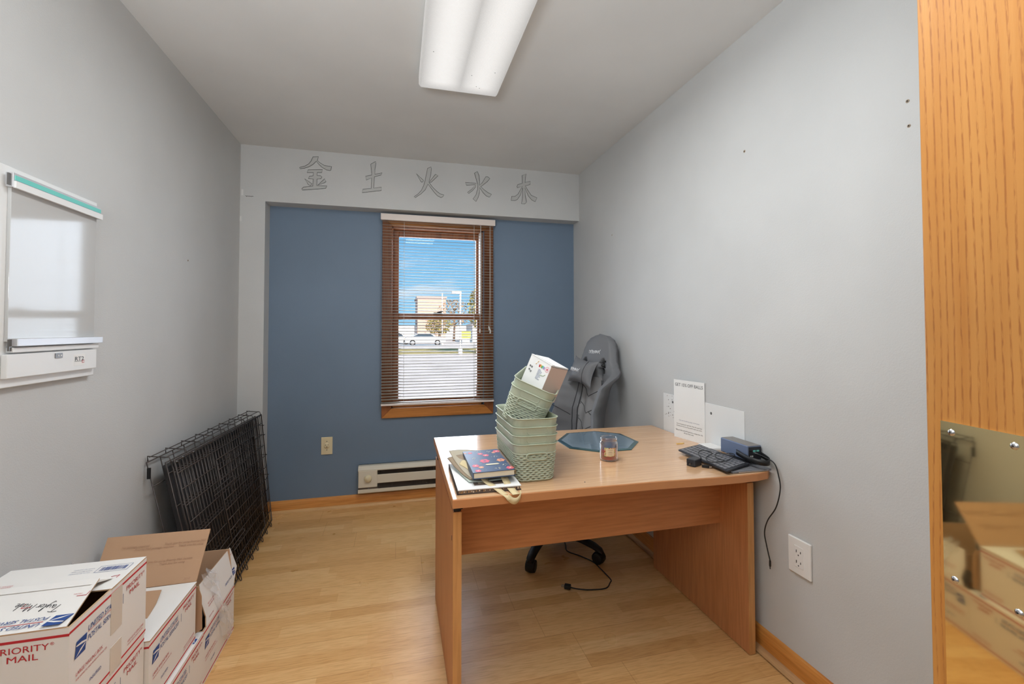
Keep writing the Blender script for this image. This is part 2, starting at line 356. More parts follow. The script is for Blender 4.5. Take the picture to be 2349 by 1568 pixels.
# ================================================================== the setting
X_, Y_, Z_ = Vector((1, 0, 0)), Vector((0, 1, 0)), Vector((0, 0, 1))
struct(MB().box(XL - .12, XR + .12, -1.75, YB + .14, -.06, 0, 'floor_laminate'), 'floor')
struct(MB().box(XL - .12, XR + .12, -1.75, YB + .14, CZ, CZ + .1, 'ceiling_paint'), 'ceiling')
struct(MB().box(XL - .12, XL, -1.75, YB, 0, CZ, 'grey_paint'), 'wall_left')
struct(MB().box(XR, XR + .12, -1.75, YB, 0, CZ, 'grey_paint'), 'wall_right')
WX0, WX1, WZ0, WZ1 = -.038, .632, .672, 1.976
b = MB()
b.box(XL - .12, WX0, YB, YB + .14, 0, CZ, 'blue_paint').box(WX1, XR + .12, YB, YB + .14, 0, CZ, 'blue_paint')
b.box(WX0, WX1, YB, YB + .14, 0, WZ0, 'blue_paint').box(WX0, WX1, YB, YB + .14, WZ1, CZ, 'blue_paint')
struct(b, 'wall_back')
b = MB(); b.box(XL - .12, XR + .12, YB + .142, YB + .16, GZ, 0, 'exterior_wall')
b.box(XL - .12, WX0 - .05, YB + .142, YB + .16, 0, 4.3, 'exterior_wall').box(WX1 + .05, XR + .12, YB + .142, YB + .16, 0, 4.3, 'exterior_wall')
b.box(WX0 - .05, WX1 + .05, YB + .142, YB + .16, 0, WZ0 - .05, 'exterior_wall').box(WX0 - .05, WX1 + .05, YB + .142, YB + .16, WZ1 + .05, 4.3, 'exterior_wall')
struct(b, 'trim_3')  # outer wall, its unseen top carried up to lengthen the building's shadow
# grey header beam and pillar standing proud of the blue wall, with five drawn characters
b = MB(); zh = 2.0715
b.box(XL, XR, YP, YB + .01, zh, CZ, 'grey_paint'); b.box(XL, -.838, YP, YB + .01, 0, zh, 'grey_paint')
hdr = struct(b, 'trim_1')
b = MB(); rnd = random.Random(2)
for k in range(9):
    x = -.955 + k * .0055; b.box(x, x + .004, YP - .0012, YP, 2.096 + rnd.uniform(-.002, .002), 2.099 + rnd.uniform(0, .002), 'dark_slot')
b.box(-.985, -.975, YP - .004, YP, 1.93, 1.965, 'spackle'); b.box(-.978, -.966, YP - .003, YP, 2.10, 2.14, 'spackle')
b.build('plaster_crack', hdr)
KANJI = [('metal', [[(-0.551, 2.392), (-0.517, 2.397), (-0.524, 2.37), (-0.506, 2.355), (-0.479, 2.34), (-0.449, 2.337), (-0.433, 2.337), (-0.438, 2.312), (-0.443, 2.308), (-0.465, 2.311), (-0.493, 2.326), (-0.513, 2.344), (-0.53, 2.364), (-0.55, 2.341), (-0.573, 2.324), (-0.6, 2.312), (-0.63, 2.305), (-0.634, 2.311), (-0.627, 2.316), (-0.6, 2.325), (-0.577, 2.342), (-0.562, 2.363), (-0.556, 2.38)], [(-0.58, 2.302), (-0.49, 2.311), (-0.496, 2.29), (-0.523, 2.289), (-0.524, 2.268), (-0.501, 2.268), (-0.494, 2.261), (-0.5, 2.248), (-0.524, 2.244), (-0.525, 2.199), (-0.492, 2.2), (-0.462, 2.202), (-0.469, 2.185), (-0.491, 2.181), (-0.615, 2.162), (-0.619, 2.169), (-0.607, 2.183), (-0.55, 2.194), (-0.548, 2.242), (-0.579, 2.243), (-0.571, 2.259), (-0.549, 2.264), (-0.547, 2.286), (-0.587, 2.282)], [(-0.601, 2.239), (-0.555, 2.209), (-0.566, 2.195), (-0.579, 2.203)], [(-0.519, 2.203), (-0.476, 2.25), (-0.468, 2.23), (-0.478, 2.222)]]), ('earth', [[(-0.18, 2.376), (-0.147, 2.398), (-0.145, 2.385), (-0.152, 2.343), (-0.152, 2.307), (-0.104, 2.322), (-0.112, 2.306), (-0.155, 2.29), (-0.159, 2.211), (-0.107, 2.221), (-0.108, 2.198), (-0.235, 2.173), (-0.23, 2.198), (-0.176, 2.207), (-0.174, 2.28), (-0.209, 2.263), (-0.213, 2.289), (-0.173, 2.301), (-0.174, 2.322)]]), ('fire', [[(0.208, 2.381), (0.233, 2.394), (0.235, 2.38), (0.231, 2.338), (0.218, 2.283), (0.241, 2.252), (0.274, 2.221), (0.298, 2.204), (0.325, 2.199), (0.317, 2.185), (0.303, 2.178), (0.278, 2.19), (0.254, 2.215), (0.229, 2.247), (0.211, 2.268), (0.193, 2.227), (0.165, 2.196), (0.123, 2.165), (0.114, 2.17), (0.141, 2.191), (0.165, 2.219), (0.181, 2.255), (0.19, 2.289), (0.2, 2.34)], [(0.13, 2.336), (0.18, 2.292), (0.177, 2.283), (0.168, 2.278), (0.16, 2.285)], [(0.223, 2.281), (0.229, 2.296), (0.265, 2.344), (0.282, 2.334), (0.253, 2.303), (0.233, 2.282)]]), ('water', [[(0.546, 2.375), (0.567, 2.39), (0.579, 2.363), (0.584, 2.325), (0.584, 2.289), (0.605, 2.31), (0.631, 2.357), (0.648, 2.356), (0.661, 2.345), (0.643, 2.322), (0.594, 2.279), (0.622, 2.256), (0.648, 2.239), (0.674, 2.229), (0.658, 2.206), (0.635, 2.214), (0.609, 2.238), (0.585, 2.272), (0.584, 2.236), (0.575, 2.201), (0.558, 2.167), (0.536, 2.185), (0.558, 2.217), (0.57, 2.261), (0.571, 2.295), (0.557, 2.34)], [(0.479, 2.302), (0.561, 2.302), (0.553, 2.272), (0.532, 2.245), (0.504, 2.222), (0.496, 2.23), (0.528, 2.257), (0.551, 2.29), (0.487, 2.282)]]), ('wood', [[(0.908, 2.388), (0.939, 2.404), (0.932, 2.337), (0.972, 2.351), (0.971, 2.325), (0.934, 2.312), (0.953, 2.281), (0.98, 2.244), (1.026, 2.228), (1.011, 2.197), (0.984, 2.209), (0.957, 2.238), (0.93, 2.297), (0.934, 2.236), (0.942, 2.189), (0.93, 2.176), (0.904, 2.175), (0.91, 2.217), (0.913, 2.296), (0.894, 2.238), (0.872, 2.205), (0.854, 2.195), (0.823, 2.193), (0.827, 2.225), (0.854, 2.227), (0.876, 2.245), (0.91, 2.306), (0.872, 2.293), (0.868, 2.301), (0.874, 2.317), (0.91, 2.33)]])]
CN = {'metal': 'drawn outline of the character for metal', 'earth': 'drawn outline of the character for earth', 'fire': 'drawn outline of the character for fire', 'water': 'drawn outline of the character for water', 'wood': 'drawn outline of the character for wood'}
for nm, polys in KANJI:
    b = MB()
    for pl in polys:
        pts = [Vector((x, YP - .0009, z)) for x, z in pl]
        b.tube(pts, .0015, 'marker_line', 4, closed=True)
        b.poly([p + Vector((0, .0005, 0)) for p in pts], 'marker_fill')
    b.build('painted_character', hdr, label=CN[nm])
# hallway end behind the camera: the photographer stands in a wide cased opening
b = MB(); b.box(XL, -.46, -.62, -.50, 0, CZ, 'hall_paint'); b.box(-.46, .56, -.62, -.50, 2.06, CZ, 'hall_paint'); b.box(.56, XR, -.62, -.50, 0, CZ, 'hall_paint')
struct(b, 'wall_front')
struct(MB().box(XL - .12, XR + .12, -1.87, -1.75, GZ, 3.4, 'hall_paint'), 'wall_hallway')
struct(MB().box(XL - .3, XR + .3, -1.9, YB + .3, 4.3, 4.4, 'roof_far'), 'shadow_roof')  # unseen roof slab, raised so its shadow reaches farther over the parking lot

def baseboard(name, kind):
    b = MB()
    if kind == 'back':
        x0, x1, y = -.838, XR, YB
        prof = [(0, 0), (-.013, 0), (-.013, .062), (-.009, .078), (0, .08)]
        b.prism([(x0, y + p, z) for p, z in prof], (x1 - x0, 0, 0), 'trim_wood_back')
        q = [(-.013 - .019 * math.cos(a), .019 * math.sin(a)) for a in [k * PI / 12 for k in range(7)]] + [(-.013, 0)]
        c = MB().prism([(x0, y + p, z) for p, z in q], (x1 - x0, 0, 0), 'shoe_wood_back')
    else:
        y0, y1 = -.12, YP + .1
        sx = -1 if kind == 'right' else 1; x = XR if kind == 'right' else XL
        prof = [(0, 0), (.013, 0), (.013, .068), (.009, .088), (0, .092)]
        b.prism([(x + sx * p, y0, z) for p, z in prof], (0, y1 - y0, 0), 'trim_wood_right')
        q = [(.013 + .019 * math.cos(a), .006 + .019 * math.sin(a)) for a in [k * PI / 12 for k in range(7)]] + [(.013, .006)]
        c = MB().prism([(x + sx * p, y0, z) for p, z in q], (0, y1 - y0, 0), 'shoe_wood_right')
    o = struct(b, name); c.build('shoe_molding', o)
baseboard('baseboard_back', 'back'); baseboard('baseboard_right', 'right'); baseboard('baseboard_left', 'left')

# window: wooden casing, jambs, two sashes
b = MB(); y0, y1 = YB - .019, YB
cx0, cx1, cz0, cz1 = -.102, .708, .602, 2.045
def mitre(x0, x1, z0, z1, w, side, m, ya, yb):
    q = {'L': [(x0, z0), (x0 + w, z0 + w), (x0 + w, z1 - w), (x0, z1)], 'R': [(x1, z0), (x1, z1), (x1 - w, z1 - w), (x1 - w, z0 + w)],
         'B': [(x0, z0), (x1, z0), (x1 - w, z0 + w), (x0 + w, z0 + w)], 'T': [(x0, z1), (x0 + w, z1 - w), (x1 - w, z1 - w), (x1, z1)]}[side]
    return [(x, ya, z) for x, z in q]
for s_ in 'LRBT':
    w_ = .068
    b.prism(mitre(cx0, cx1, cz0, cz1, w_, s_, None, y0, y1), (0, y1 - y0, 0), 'window_sill_wood' if s_ in 'BT' else 'window_wood')
win = struct(b, 'window_1', bevel=.003)
b = MB(); j = .012
b.box(WX0, WX0 + j, YB, YB + .14, WZ0, WZ1, 'window_wood').box(WX1 - j, WX1, YB, YB + .14, WZ0, WZ1, 'window_wood')
b.box(WX0, WX1, YB, YB + .14, WZ1 - j, WZ1, 'window_wood').box(WX0, WX1, YB, YB + .16, WZ0, WZ0 + j, 'window_sill_wood')
b.build('window_jamb', win)
def sash(x0, x1, z0, z1, y, gx0, gx1, gz0, gz1):
    b = MB(); t = .032
    b.box(x0, gx0, y, y + t, z0, z1, 'window_wood').box(gx1, x1, y, y + t, z0, z1, 'window_wood')
    b.box(gx0, gx1, y, y + t, z0, gz0, 'window_wood').box(gx0, gx1, y, y + t, gz1, z1, 'window_wood')
    o = b.build('sash', win, bevel=.003); MB().box(gx0, gx1, y + .014, y + .018, gz0, gz1, 'window_glass').build('window_pane', o)
    return o
sash(WX0 + j, WX1 - j, 1.315, WZ1 - j, YB + .065, .014, .590, 1.352, 1.918)
lo = sash(WX0 + j, WX1 - j, WZ0 + j, 1.345, YB + .03, .014, .592, .732, 1.306)
b = MB(); b.obox((.295, YB + .03, 1.352), (.032, 0, 0), (0, .012, 0), (0, 0, .006), 'black_metal'); b.obox((.312, YB + .022, 1.362), (.022, 0, .004), (0, .004, 0), (0, 0, .004), 'black_metal')
b.build('sash_lock', lo, bevel=.002)
b = MB()                                                          # white jamb liner track on the right
b.box(WX1 - j - .012, WX1 - j, YB + .002, YB + .06, 1.345, WZ1 - j, 'white_plastic'); b.build('jamb_liner', win)

# oak door standing open at the right edge, brass plate screwed to it
D0 = Vector((.596, .391, 0)); DU = Vector((-.165, -.986, 0)).normalized(); DN = Vector((-DU.y, DU.x, 0))      # DN: away from the camera side
if DN.x < 0: DN = -DN
b = MB(); b.obox(D0 + DU * .43 + DN * .022 + Z_ * 1.02, DU * .43, DN * .022, Z_ * 1.01, 'oak_door_wood')
door = struct(b, 'door_1', loc=D0, bevel=.002)
b = MB(); f = lambda a, z, d=0.: D0 + DU * a + Z_ * z - DN * d
b.obox(f(.0615, .866, .0008), DU * .044, DN * .0008, Z_ * .262, 'brass'); pl = b.build('push_plate', door, label='polished brass plate')
for a in (.029, .087):
    for z in (1.117, .958, .79, .625):
        c = MB().lathe([(0, .0020), (.0018, .0019), (.0033, .0010), (.0038, 0)], f(a, z, .0016), 'steel', 16, axis=-DN)
        c.lathe([(0, .0022), (.0009, .0022)], f(a, z, .0016), 'dark_slot', 8, axis=-DN); c.build('screw', door, label='small domed steel screw')
for z in (.25, 1.02, 1.8): MB().lathe([(.006, -.045), (.006, .045)], f(.866, z, -.03), 'brass', 12, cap=True).build('hinge', door)

# ================================================================== ceiling fixture
FX, FY = .281, 1.505
lf = empty('ceiling_light', (FX, FY, CZ), 'long white fluorescent fixture with a prismatic lens on the grey ceiling', 'ceiling light')
b = MB(); b.box(FX - .185, FX + .185, FY - .61, FY + .61, CZ - .03, CZ, 'white_plastic'); b.build('housing', lf, bevel=.004)
b = MB()
w0, w1, L0, L1, zt, zb = .187, .178, .618, .609, CZ - .018, CZ - .075
r = [[(FX + sx * w, FY + sy * L, z) for sx, sy in ((-1, -1), (1, -1), (1, 1), (-1, 1))] for w, L, z in ((w0, L0, zt), (w0, L0, zb + .01), (w1, L1, zb))]
b.grid(r, 'lit_lens', smooth=False, closed=True); b.poly(r[-1][::-1], 'lit_lens')
b.T = None; ln = MB(); ln.__dict__.update(b.__dict__)
WLm = Vector((FX, FY, CZ)); ln.build('lens', lf, bevel=.006, label='glowing prismatic lens')
rnd = random.Random(5)
for k in range(5):
    x, y = FX + rnd.uniform(-.15, .15), FY + rnd.uniform(.1, .58); MB().lathe([(0, -.001), (.0022, 0)], (x, y, zb - .0003), 'dark_slot', 8).build('insect_speck', lf)

# ================================================================== blind
bl = empty('venetian_blind', (.30, 3.32, .70), 'cream mini venetian blind with open slats hung over the window', 'window blind')
b = MB(); b.box(-.110, .710, 3.290, 3.338, 2.010, 2.050, 'blind_rail'); b.box(-.112, .712, 3.287, 3.291, 2.006, 2.051, 'blind_rail'); b.build('headrail', bl, bevel=.0015)
b = MB(); ns = 62; zt_, zb_ = 1.997, .716; rnd = random.Random(8)
for k in range(ns):
    z = zt_ + (zb_ - zt_) * k / (ns - 1) + rnd.uniform(-.0008, .0008); tilt = math.radians(12 + rnd.uniform(-1.5, 1.5)); rows = []
    sag = rnd.uniform(-.0006, .0006)
    for i in range(5):
        q = (i - 2) / 2; yy = q * .0125; zz = .0022 * (1 - q * q)
        rows.append([(x, 3.3155 + yy * math.cos(tilt) - zz * math.sin(tilt), z + yy * math.sin(tilt) + zz * math.cos(tilt) + sag * math.sin((x + .1) * 3.9)) for x in (-.105, .1, .3, .5, .706)])
    b.grid(rows, 'blind_slat')
b.build('slats', bl, solid=.0006)
b = MB(); b.box(-.106, .707, 3.304, 3.327, .694, .708, 'blind_rail'); b.build('bottom_rail', bl, bevel=.003)
for x in (.048, .555):
    b = MB()
    for yy in (3.3025, 3.3285): b.tube([(x, yy, .70), (x, yy, 2.01)], .0006, 'cord_white', 4)
    b.tube([(x + .004, 3.3155, .70), (x + .004, 3.3155, 2.01)], .0007, 'cord_white', 4)
    for k in range(ns): z = zt_ + (zb_ - zt_) * k / (ns - 1); b.tube([(x, 3.3025, z - .002), (x, 3.3285, z + .001)], .0004, 'cord_white', 4)
    b.build('ladder_cord', bl)
b = MB(); b.tube([(.603, 3.296, 2.005), (.600, 3.297, 1.6), (.598, 3.297, 1.235)], .0038, 'clear_plastic', 6); b.lathe([(.0045, 0), (.005, -.02), (.003, -.03)], (.598, 3.297, 1.235), 'white_plastic', 8); b.build('tilt_wand', bl)
b = MB(); b.tube([(.672, 3.298, 2.005), (.672, 3.299, 1.5), (.667, 3.299, 1.255)], .0011, 'cord_white', 5); b.tube([(.677, 3.298, 2.005), (.678, 3.299, 1.5), (.676, 3.299, 1.23)], .0011, 'cord_white', 5); lc = b.build('lift_cord', bl)
for x, z, a in ((.666, 1.252, -.5), (.677, 1.228, .2)):
    MB().lathe([(.0015, .004), (.004, 0), (.0062, -.026), (0, -.028)], (x, 3.298, z), 'white_plastic', 10, axis=(a * .3, 0, 1)).build('tassel', lc)

# ================================================================== baseboard heater
ht = empty('baseboard_heater', (.35, 3.32, .105), 'cream electric baseboard heater with round thermostat knob low on the blue wall', 'heater')
hx0, hx1 = -.252, 1.02
b = MB(); b.box(hx0, hx1, YB - .012, YB, .100, .284, 'cream_metal')
b.prism([(hx0, YB, .284), (hx0, YB - .045, .284), (hx0, YB - .064, .262), (hx0, YB - .064, .254), (hx0, YB - .058, .254), (hx0, YB, .276)], (hx1 - hx0, 0, 0), 'cream_metal')
b.prism([(hx0, YB, .100), (hx0, YB - .058, .100), (hx0, YB - .064, .106), (hx0, YB - .064, .128), (hx0, YB - .060, .128), (hx0, YB, .108)], (hx1 - hx0, 0, 0), 'cream_metal')
b.build('housing', ht, bevel=.001)
b = MB()
for k in range(110): x = -.11 + k * .01; b.box(x, x + .0012, YB - .05, YB - .012, .125, .255, 'dark_fin')
b.box(-.12, 1.0, YB - .03, YB - .012, .11, .27, 'dark_fin'); b.build('heating_fins', ht)
MB().box(-.128, hx1 - .02, YB - .068, YB - .062, .166, .226, 'cream_metal').build('front_panel', ht, bevel=.003)
b = MB(); b.box(hx0 + .002, -.124, YB - .067, YB - .012, .142, .256, 'cream_metal'); cp = b.build('control_box', ht, bevel=.002)
b = MB(); b.lathe([(.024, 0), (.024, .010), (.0215, .016), (0, .017)], (-.186, YB - .067, .204), 'cream_plastic', 32, axis=(0, -1, 0)); b.box(-.187, -.185, YB - .0845, YB - .083, .190, .222, 'cream_metal'); b.build('thermostat_knob', cp)
b = MB(); b.box(hx0 + .002, -.124, YB - .060, YB - .012, .126, .142, 'dark_fin'); b.lathe([(0, .002), (.004, .001), (.004, 0)], (-.185, YB - .0605, .133), 'steel_dark', 10, axis=(0, -1, 0)); b.build('wiring_cover', ht)
MB().lathe([(0, .003), (.004, .002), (.004, 0)], (.21, YB - .062, .140), 'steel_dark', 10, axis=(0, -1, 0)).build('screw', ht)

# ================================================================== outlets
o1 = empty('wall_outlet', (-.462, YB, .43), 'small ivory single outlet plate on the blue wall left of the heater', 'outlet')
b = MB(); b.box(-.499, -.426, YB - .006, YB, .371, .490, 'cream_plastic'); b.build('cover_plate', o1, bevel=.002)
b = MB(); b.lathe([(.0185, 0), (.0185, .003), (.0175, .004), (0, .004)], (-.462, YB - .006, .432), 'cream_plastic', 28, axis=(0, -1, 0))
b.box(-.470, -.468, YB - .0108, YB - .0095, .434, .441, 'dark_slot').box(-.474, -.470, YB - .0108, YB - .0095, .436, .438, 'dark_slot').box(-.455, -.453, YB - .0108, YB - .0095, .434, .441, 'dark_slot')
b.lathe([(.003, .0105), (0, .0106)], (-.462, YB, .424), 'dark_slot', 10, axis=(0, -1, 0)); b.build('receptacle', o1)
for z in (.461, .402): MB().lathe([(0, .0085), (.003, .008), (.003, .006)], (-.462, YB, z), 'steel_dark', 10, axis=(0, -1, 0)).build('screw', o1)
o2 = empty('wall_outlet', (XR, 1.293, .44), 'white duplex outlet with oversized screwless plate on the right grey wall', 'outlet')
ya, yb = 1.247, 1.338
b = MB(); b.box(XR - .008, XR, ya, yb, .376, .500, 'white_plastic'); b.build('cover_plate', o2, bevel=.003)
b = MB(); b.box(XR - .0095, XR - .004, 1.2745, 1.3105, .402, .474, 'white_plastic'); rc = b.build('receptacle', o2, bevel=.0008)
b = MB()
for zc in (.456, .420):
    b.box(XR - .0105, XR - .009, 1.3005, 1.3025, zc - .004, zc + .005, 'dark_slot').box(XR - .0105, XR - .009, 1.2835, 1.2855, zc - .003, zc + .004, 'dark_slot')
    b.lathe([(.0024, .0102), (0, .0103)], (XR, 1.293, zc - .011), 'dark_slot', 10, axis=(-1, 0, 0))
b.build('socket_slots', rc)

# ================================================================== whiteboard on the left wall
WY0, WY1 = .90, 1.788
wb = empty('whiteboard_cabinet', (XL, 1.4, 1.08), 'white glossy wall board with teal strip and lower drawer on the left wall', 'whiteboard')
b = MB(); b.box(XL, XL + .018, WY0, WY1, 1.082, 1.652, 'panel_white'); b.build('back_board', wb, bevel=.002)
b = MB(); b.box(XL + .018, XL + .026, 1.432, 1.772, 1.20, 1.612, 'gloss_white'); b.build('writing_panel', wb, bevel=.001, label='glossy panel reflecting the window')
b = MB(); b.box(XL + .018, XL + .024, WY0 + .02, 1.395, 1.12, 1.60, 'gloss_white'); b.build('writing_panel', wb, bevel=.001)
b = MB(); b.box(XL + .018, XL + .034, 1.425, 1.778, 1.596, 1.634, 'aluminium'); b.box(XL + .034, XL + .040, 1.425, 1.778, 1.594, 1.612, 'panel_white'); tr_ = b.build('top_rail', wb, bevel=.001)
MB().box(XL + .0335, XL + .0355, 1.430, 1.776, 1.6155, 1.6275, 'teal').build('teal_strip', tr_, label='teal strip')
b = MB(); b.box(XL + .018, XL + .042, 1.440, 1.788, 1.188, 1.208, 'aluminium'); b.build('lower_rail', wb, bevel=.001)
b = MB(); b.box(XL + .018, XL + .034, 1.440, 1.782, 1.172, 1.185, 'panel_white'); b.build('lower_rail', wb, bevel=.001)
b = MB(); b.box(XL + .018, XL + .032, 1.424, 1.776, 1.106, 1.168, 'panel_white'); dr = b.build('drawer', wb, bevel=.002)
b = MB(); b.box(XL + .032, XL + .034, 1.588, 1.617, 1.149, 1.163, 'steel_dark').box(XL + .034, XL + .035, 1.598, 1.601, 1.154, 1.158, 'white_plastic').box(XL + .034, XL + .035, 1.608, 1.612, 1.154, 1.158, 'white_plastic'); b.build('latch', dr)
b = MB(); b.box(XL + .032, XL + .0326, 1.668, 1.718, 1.121, 1.156, 'paper')
b.text('RT2', (XL + .0330, 1.672, 1.136), (0, 1, 0), Z_, .017, 'ink_black', width=.040); b.box(XL + .0326, XL + .0330, 1.670, 1.714, 1.1335, 1.1345, 'ink_black')
b.box(XL + .0326, XL + .0330, 1.704, 1.714, 1.128, 1.1365, 'ink_red'); b.box(XL + .0329, XL + .0333, 1.7055, 1.7125, 1.1293, 1.1352, 'paper'); b.text('+', (XL + .0335, 1.7068, 1.1305), (0, 1, 0), Z_, .006, 'ink_red'); b.build('sticker', dr)
MB().box(XL + .026, XL + .030, 1.417, 1.425, 1.60, 1.63, 'steel_dark').build('rail_clip', wb)
MB().box(XL + .026, XL + .030, 1.432, 1.440, 1.176, 1.206, 'steel_dark').build('rail_clip', wb)

# ================================================================== small things on the walls
def anchor(loc, nrm, label, r=.005, m='anchor_tan'):
    b = MB(); b.lathe([(r, 0), (r, .0012), (r * .7, .0018), (r * .45, .0004), (0, .0002)], loc, m, 14, axis=nrm)
    b.lathe([(r * .45, .0019), (0, .0016)], loc, 'dark_slot', 10, axis=nrm)
    mark(b.build('wall_anchor', loc=loc), label, 'wall anchor')
anchor((XR, .924, 1.861), (-1, 0, 0), 'upper of two small plastic wall anchors beside the oak door', .0048)
anchor((XR, .922, 1.791), (-1, 0, 0), 'lower of two small plastic wall anchors beside the oak door', .0045)
anchor((XR, 1.527, 1.954), (-1, 0, 0), 'tan plastic wall anchor high in the middle of the right wall', .0055)
anchor((XR, 2.694, 1.850), (-1, 0, 0), 'tiny wall anchor on the right wall near the far corner', .004)
anchor((XL, 2.51, 1.568), (1, 0, 0), 'tiny wall anchor on the left wall above the wire crate', .0045)

# ================================================================== desk
DX0, DX1, DZ = .170, 1.362, .705
dk = empty('desk', (.76, 1.80, 0), 'light wooden panel-leg desk with modesty panel standing against the right wall', 'desk')
out = [(.170, 1.409), (.40, 1.4075), (.62, 1.406), (.864, 1.402), (1.09, 1.388), (1.207, 1.385), (1.28, 1.388), (1.335, 1.398), (1.362, 1.420), (1.362, 2.226), (.178, 2.238)]
b = MB(); zt, zl = DZ, DZ - .028
n_ = len(out); top = [(x, y, zt) for x, y in out]; low = [(x, y, zl) for x, y in out]
ins = [(x + (.002 if x < .3 else (-.002 if x > 1.34 else 0)), y + (.002 if y < 1.5 else -.002), zt) for x, y in out]
mid = [(x, y, zt - .003) for x, y in out]
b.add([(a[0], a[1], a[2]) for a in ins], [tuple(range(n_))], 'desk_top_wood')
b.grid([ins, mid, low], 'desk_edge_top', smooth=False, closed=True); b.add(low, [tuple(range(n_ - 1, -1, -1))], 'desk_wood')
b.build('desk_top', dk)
def leg(x0, x1, y0, y1):
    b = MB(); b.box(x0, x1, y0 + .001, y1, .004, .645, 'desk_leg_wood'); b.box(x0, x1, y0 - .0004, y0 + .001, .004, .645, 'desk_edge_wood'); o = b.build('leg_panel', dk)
    for y in (y0 + .03, y1 - .03): MB().lathe([(.011, 0), (.011, .004)], ((x0 + x1) / 2, y, 0), 'black_plastic', 12, cap=True).build('glide', o)
    return o
lp = leg(.178, .2055, 1.460, 2.120); leg(1.296, 1.3235, 1.457, 2.112)
MB().box(.1765, .178, 1.488, 1.491, .545, .560, 'steel_dark').build('screw_cover', lp)
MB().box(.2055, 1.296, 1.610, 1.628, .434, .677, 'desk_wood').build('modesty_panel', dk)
for x in (.181, 1.299):
    for y in (1.464, 2.06):
        b = MB(); b.box(x, x + .022, y, y + .045, .645, .677, 'black_plastic'); s_ = .022 if x < 1 else -.030
        b.box(*(sorted((x + (.022 if x < 1 else 0), x + (.030 if x < 1 else -.030)))), y + .004, y + .034, .650, .677, 'black_metal'); b.build('bracket', dk, bevel=.0015)

# ================================================================== gaming chair behind the desk
F = Vector((-.96, -.28, 0)).normalized(); Tt = Vector((.28, -.96, 0)).normalized()      # forward, and across (towards the camera)
CC = Vector((.86, 2.48, 0))
ch = empty('gaming_chair', CC, 'dark grey high-backed racing style swivel chair behind the desk', 'office chair')
SC = Vector((.885, 2.52, 0))
def S_(a, t_, z): return SC + F * a + Tt * t_ + Z_ * z
b = MB(); b.lathe([(.028, .13), (.028, .26), (.018, .26), (.018, .40)], CC, 'black_metal', 20, cap=True); b.build('gas_lift', ch)
hub = MB(); hub.lathe([(.03, .055), (.05, .07), (.05, .105), (.035, .13), (0, .13)], CC, 'black_plastic', 20); hubo = hub.build('hub', ch)
for k in range(5):
    a = math.radians(-127.4 + 72 * k); d = Vector((math.cos(a), math.sin(a), 0)); e_ = CC + d * .315
    w = Vector((-d.y, d.x, 0)); b = MB(); rows = []
    for q, hw, z, hh in ((.03, .030, .095, .022), (.12, .029, .098, .020), (.22, .026, .092, .017), (.285, .025, .082, .015), (.325, .022, .068, .014), (.340, .012, .058, .010)):
        c = CC + d * q + Z_ * z; rows.append([c + w * (hw * math.cos(t_)) + Z_ * (hh * math.sin(t_)) for t_ in [2 * PI * i / 10 for i in range(10)]])
    b.grid(rows, 'black_plastic', closed=True); b.poly(rows[-1], 'black_plastic'); b.poly(rows[0][::-1], 'black_plastic'); b.build('base_leg', ch)
    b = MB(); b.tube([e_ + Z_ * .075, e_ + Z_ * .040], .008, 'black_plastic', 8)
    for s_ in (-1, 1): b.lathe([(0, -.009), (.024, -.009), (.029, -.004), (.029, .004), (.024, .009), (0, .009)], e_ + w * (.015 * s_) + Z_ * .029, 'black_plastic', 20, axis=w)
    b.lathe([(.030, -.022), (.033, 0), (.030, .022)], e_ + Z_ * .031, 'black_plastic', 14, axis=w); b.build('caster', ch)
# seat pan
b = MB(); rows = []
for i in range(13):
    a = -.24 + .50 * i / 12; row = []
    for k in range(13):
        t_ = -.26 + .52 * k / 12; q = abs(t_) / .26; p_ = abs(i - 6) / 6
        z = .475 + .055 * q ** 4 - .06 * p_ ** 6 + .018 * (1 - q * q) - .03 * (q > .99)
        row.append(S_(a, t_ * (1 - .10 * p_ ** 4), z))
    rows.append(row)
bot = [[Vector((p.x, p.y, .405)) for p in (rows[0])], [Vector((p.x, p.y, .405)) for p in rows[-1]]]
b.grid(rows, 'chair_leather')
rim_ = [r[0] for r in rows] + rows[-1][1:] + [r[-1] for r in rows[-2::-1]] + rows[0][-2:0:-1]
b.grid([rim_, [Vector((p.x, p.y, .40)) for p in rim_]], 'chair_leather', closed=True); b.poly([Vector((p.x, p.y, .40)) for p in rim_], 'chair_leather_dark')
b.build('seat', ch)
MB().obox(CC + Z_ * .392, F * .13, Tt * .09, Z_ * .012, 'black_metal').build('mechanism', ch, bevel=.004)
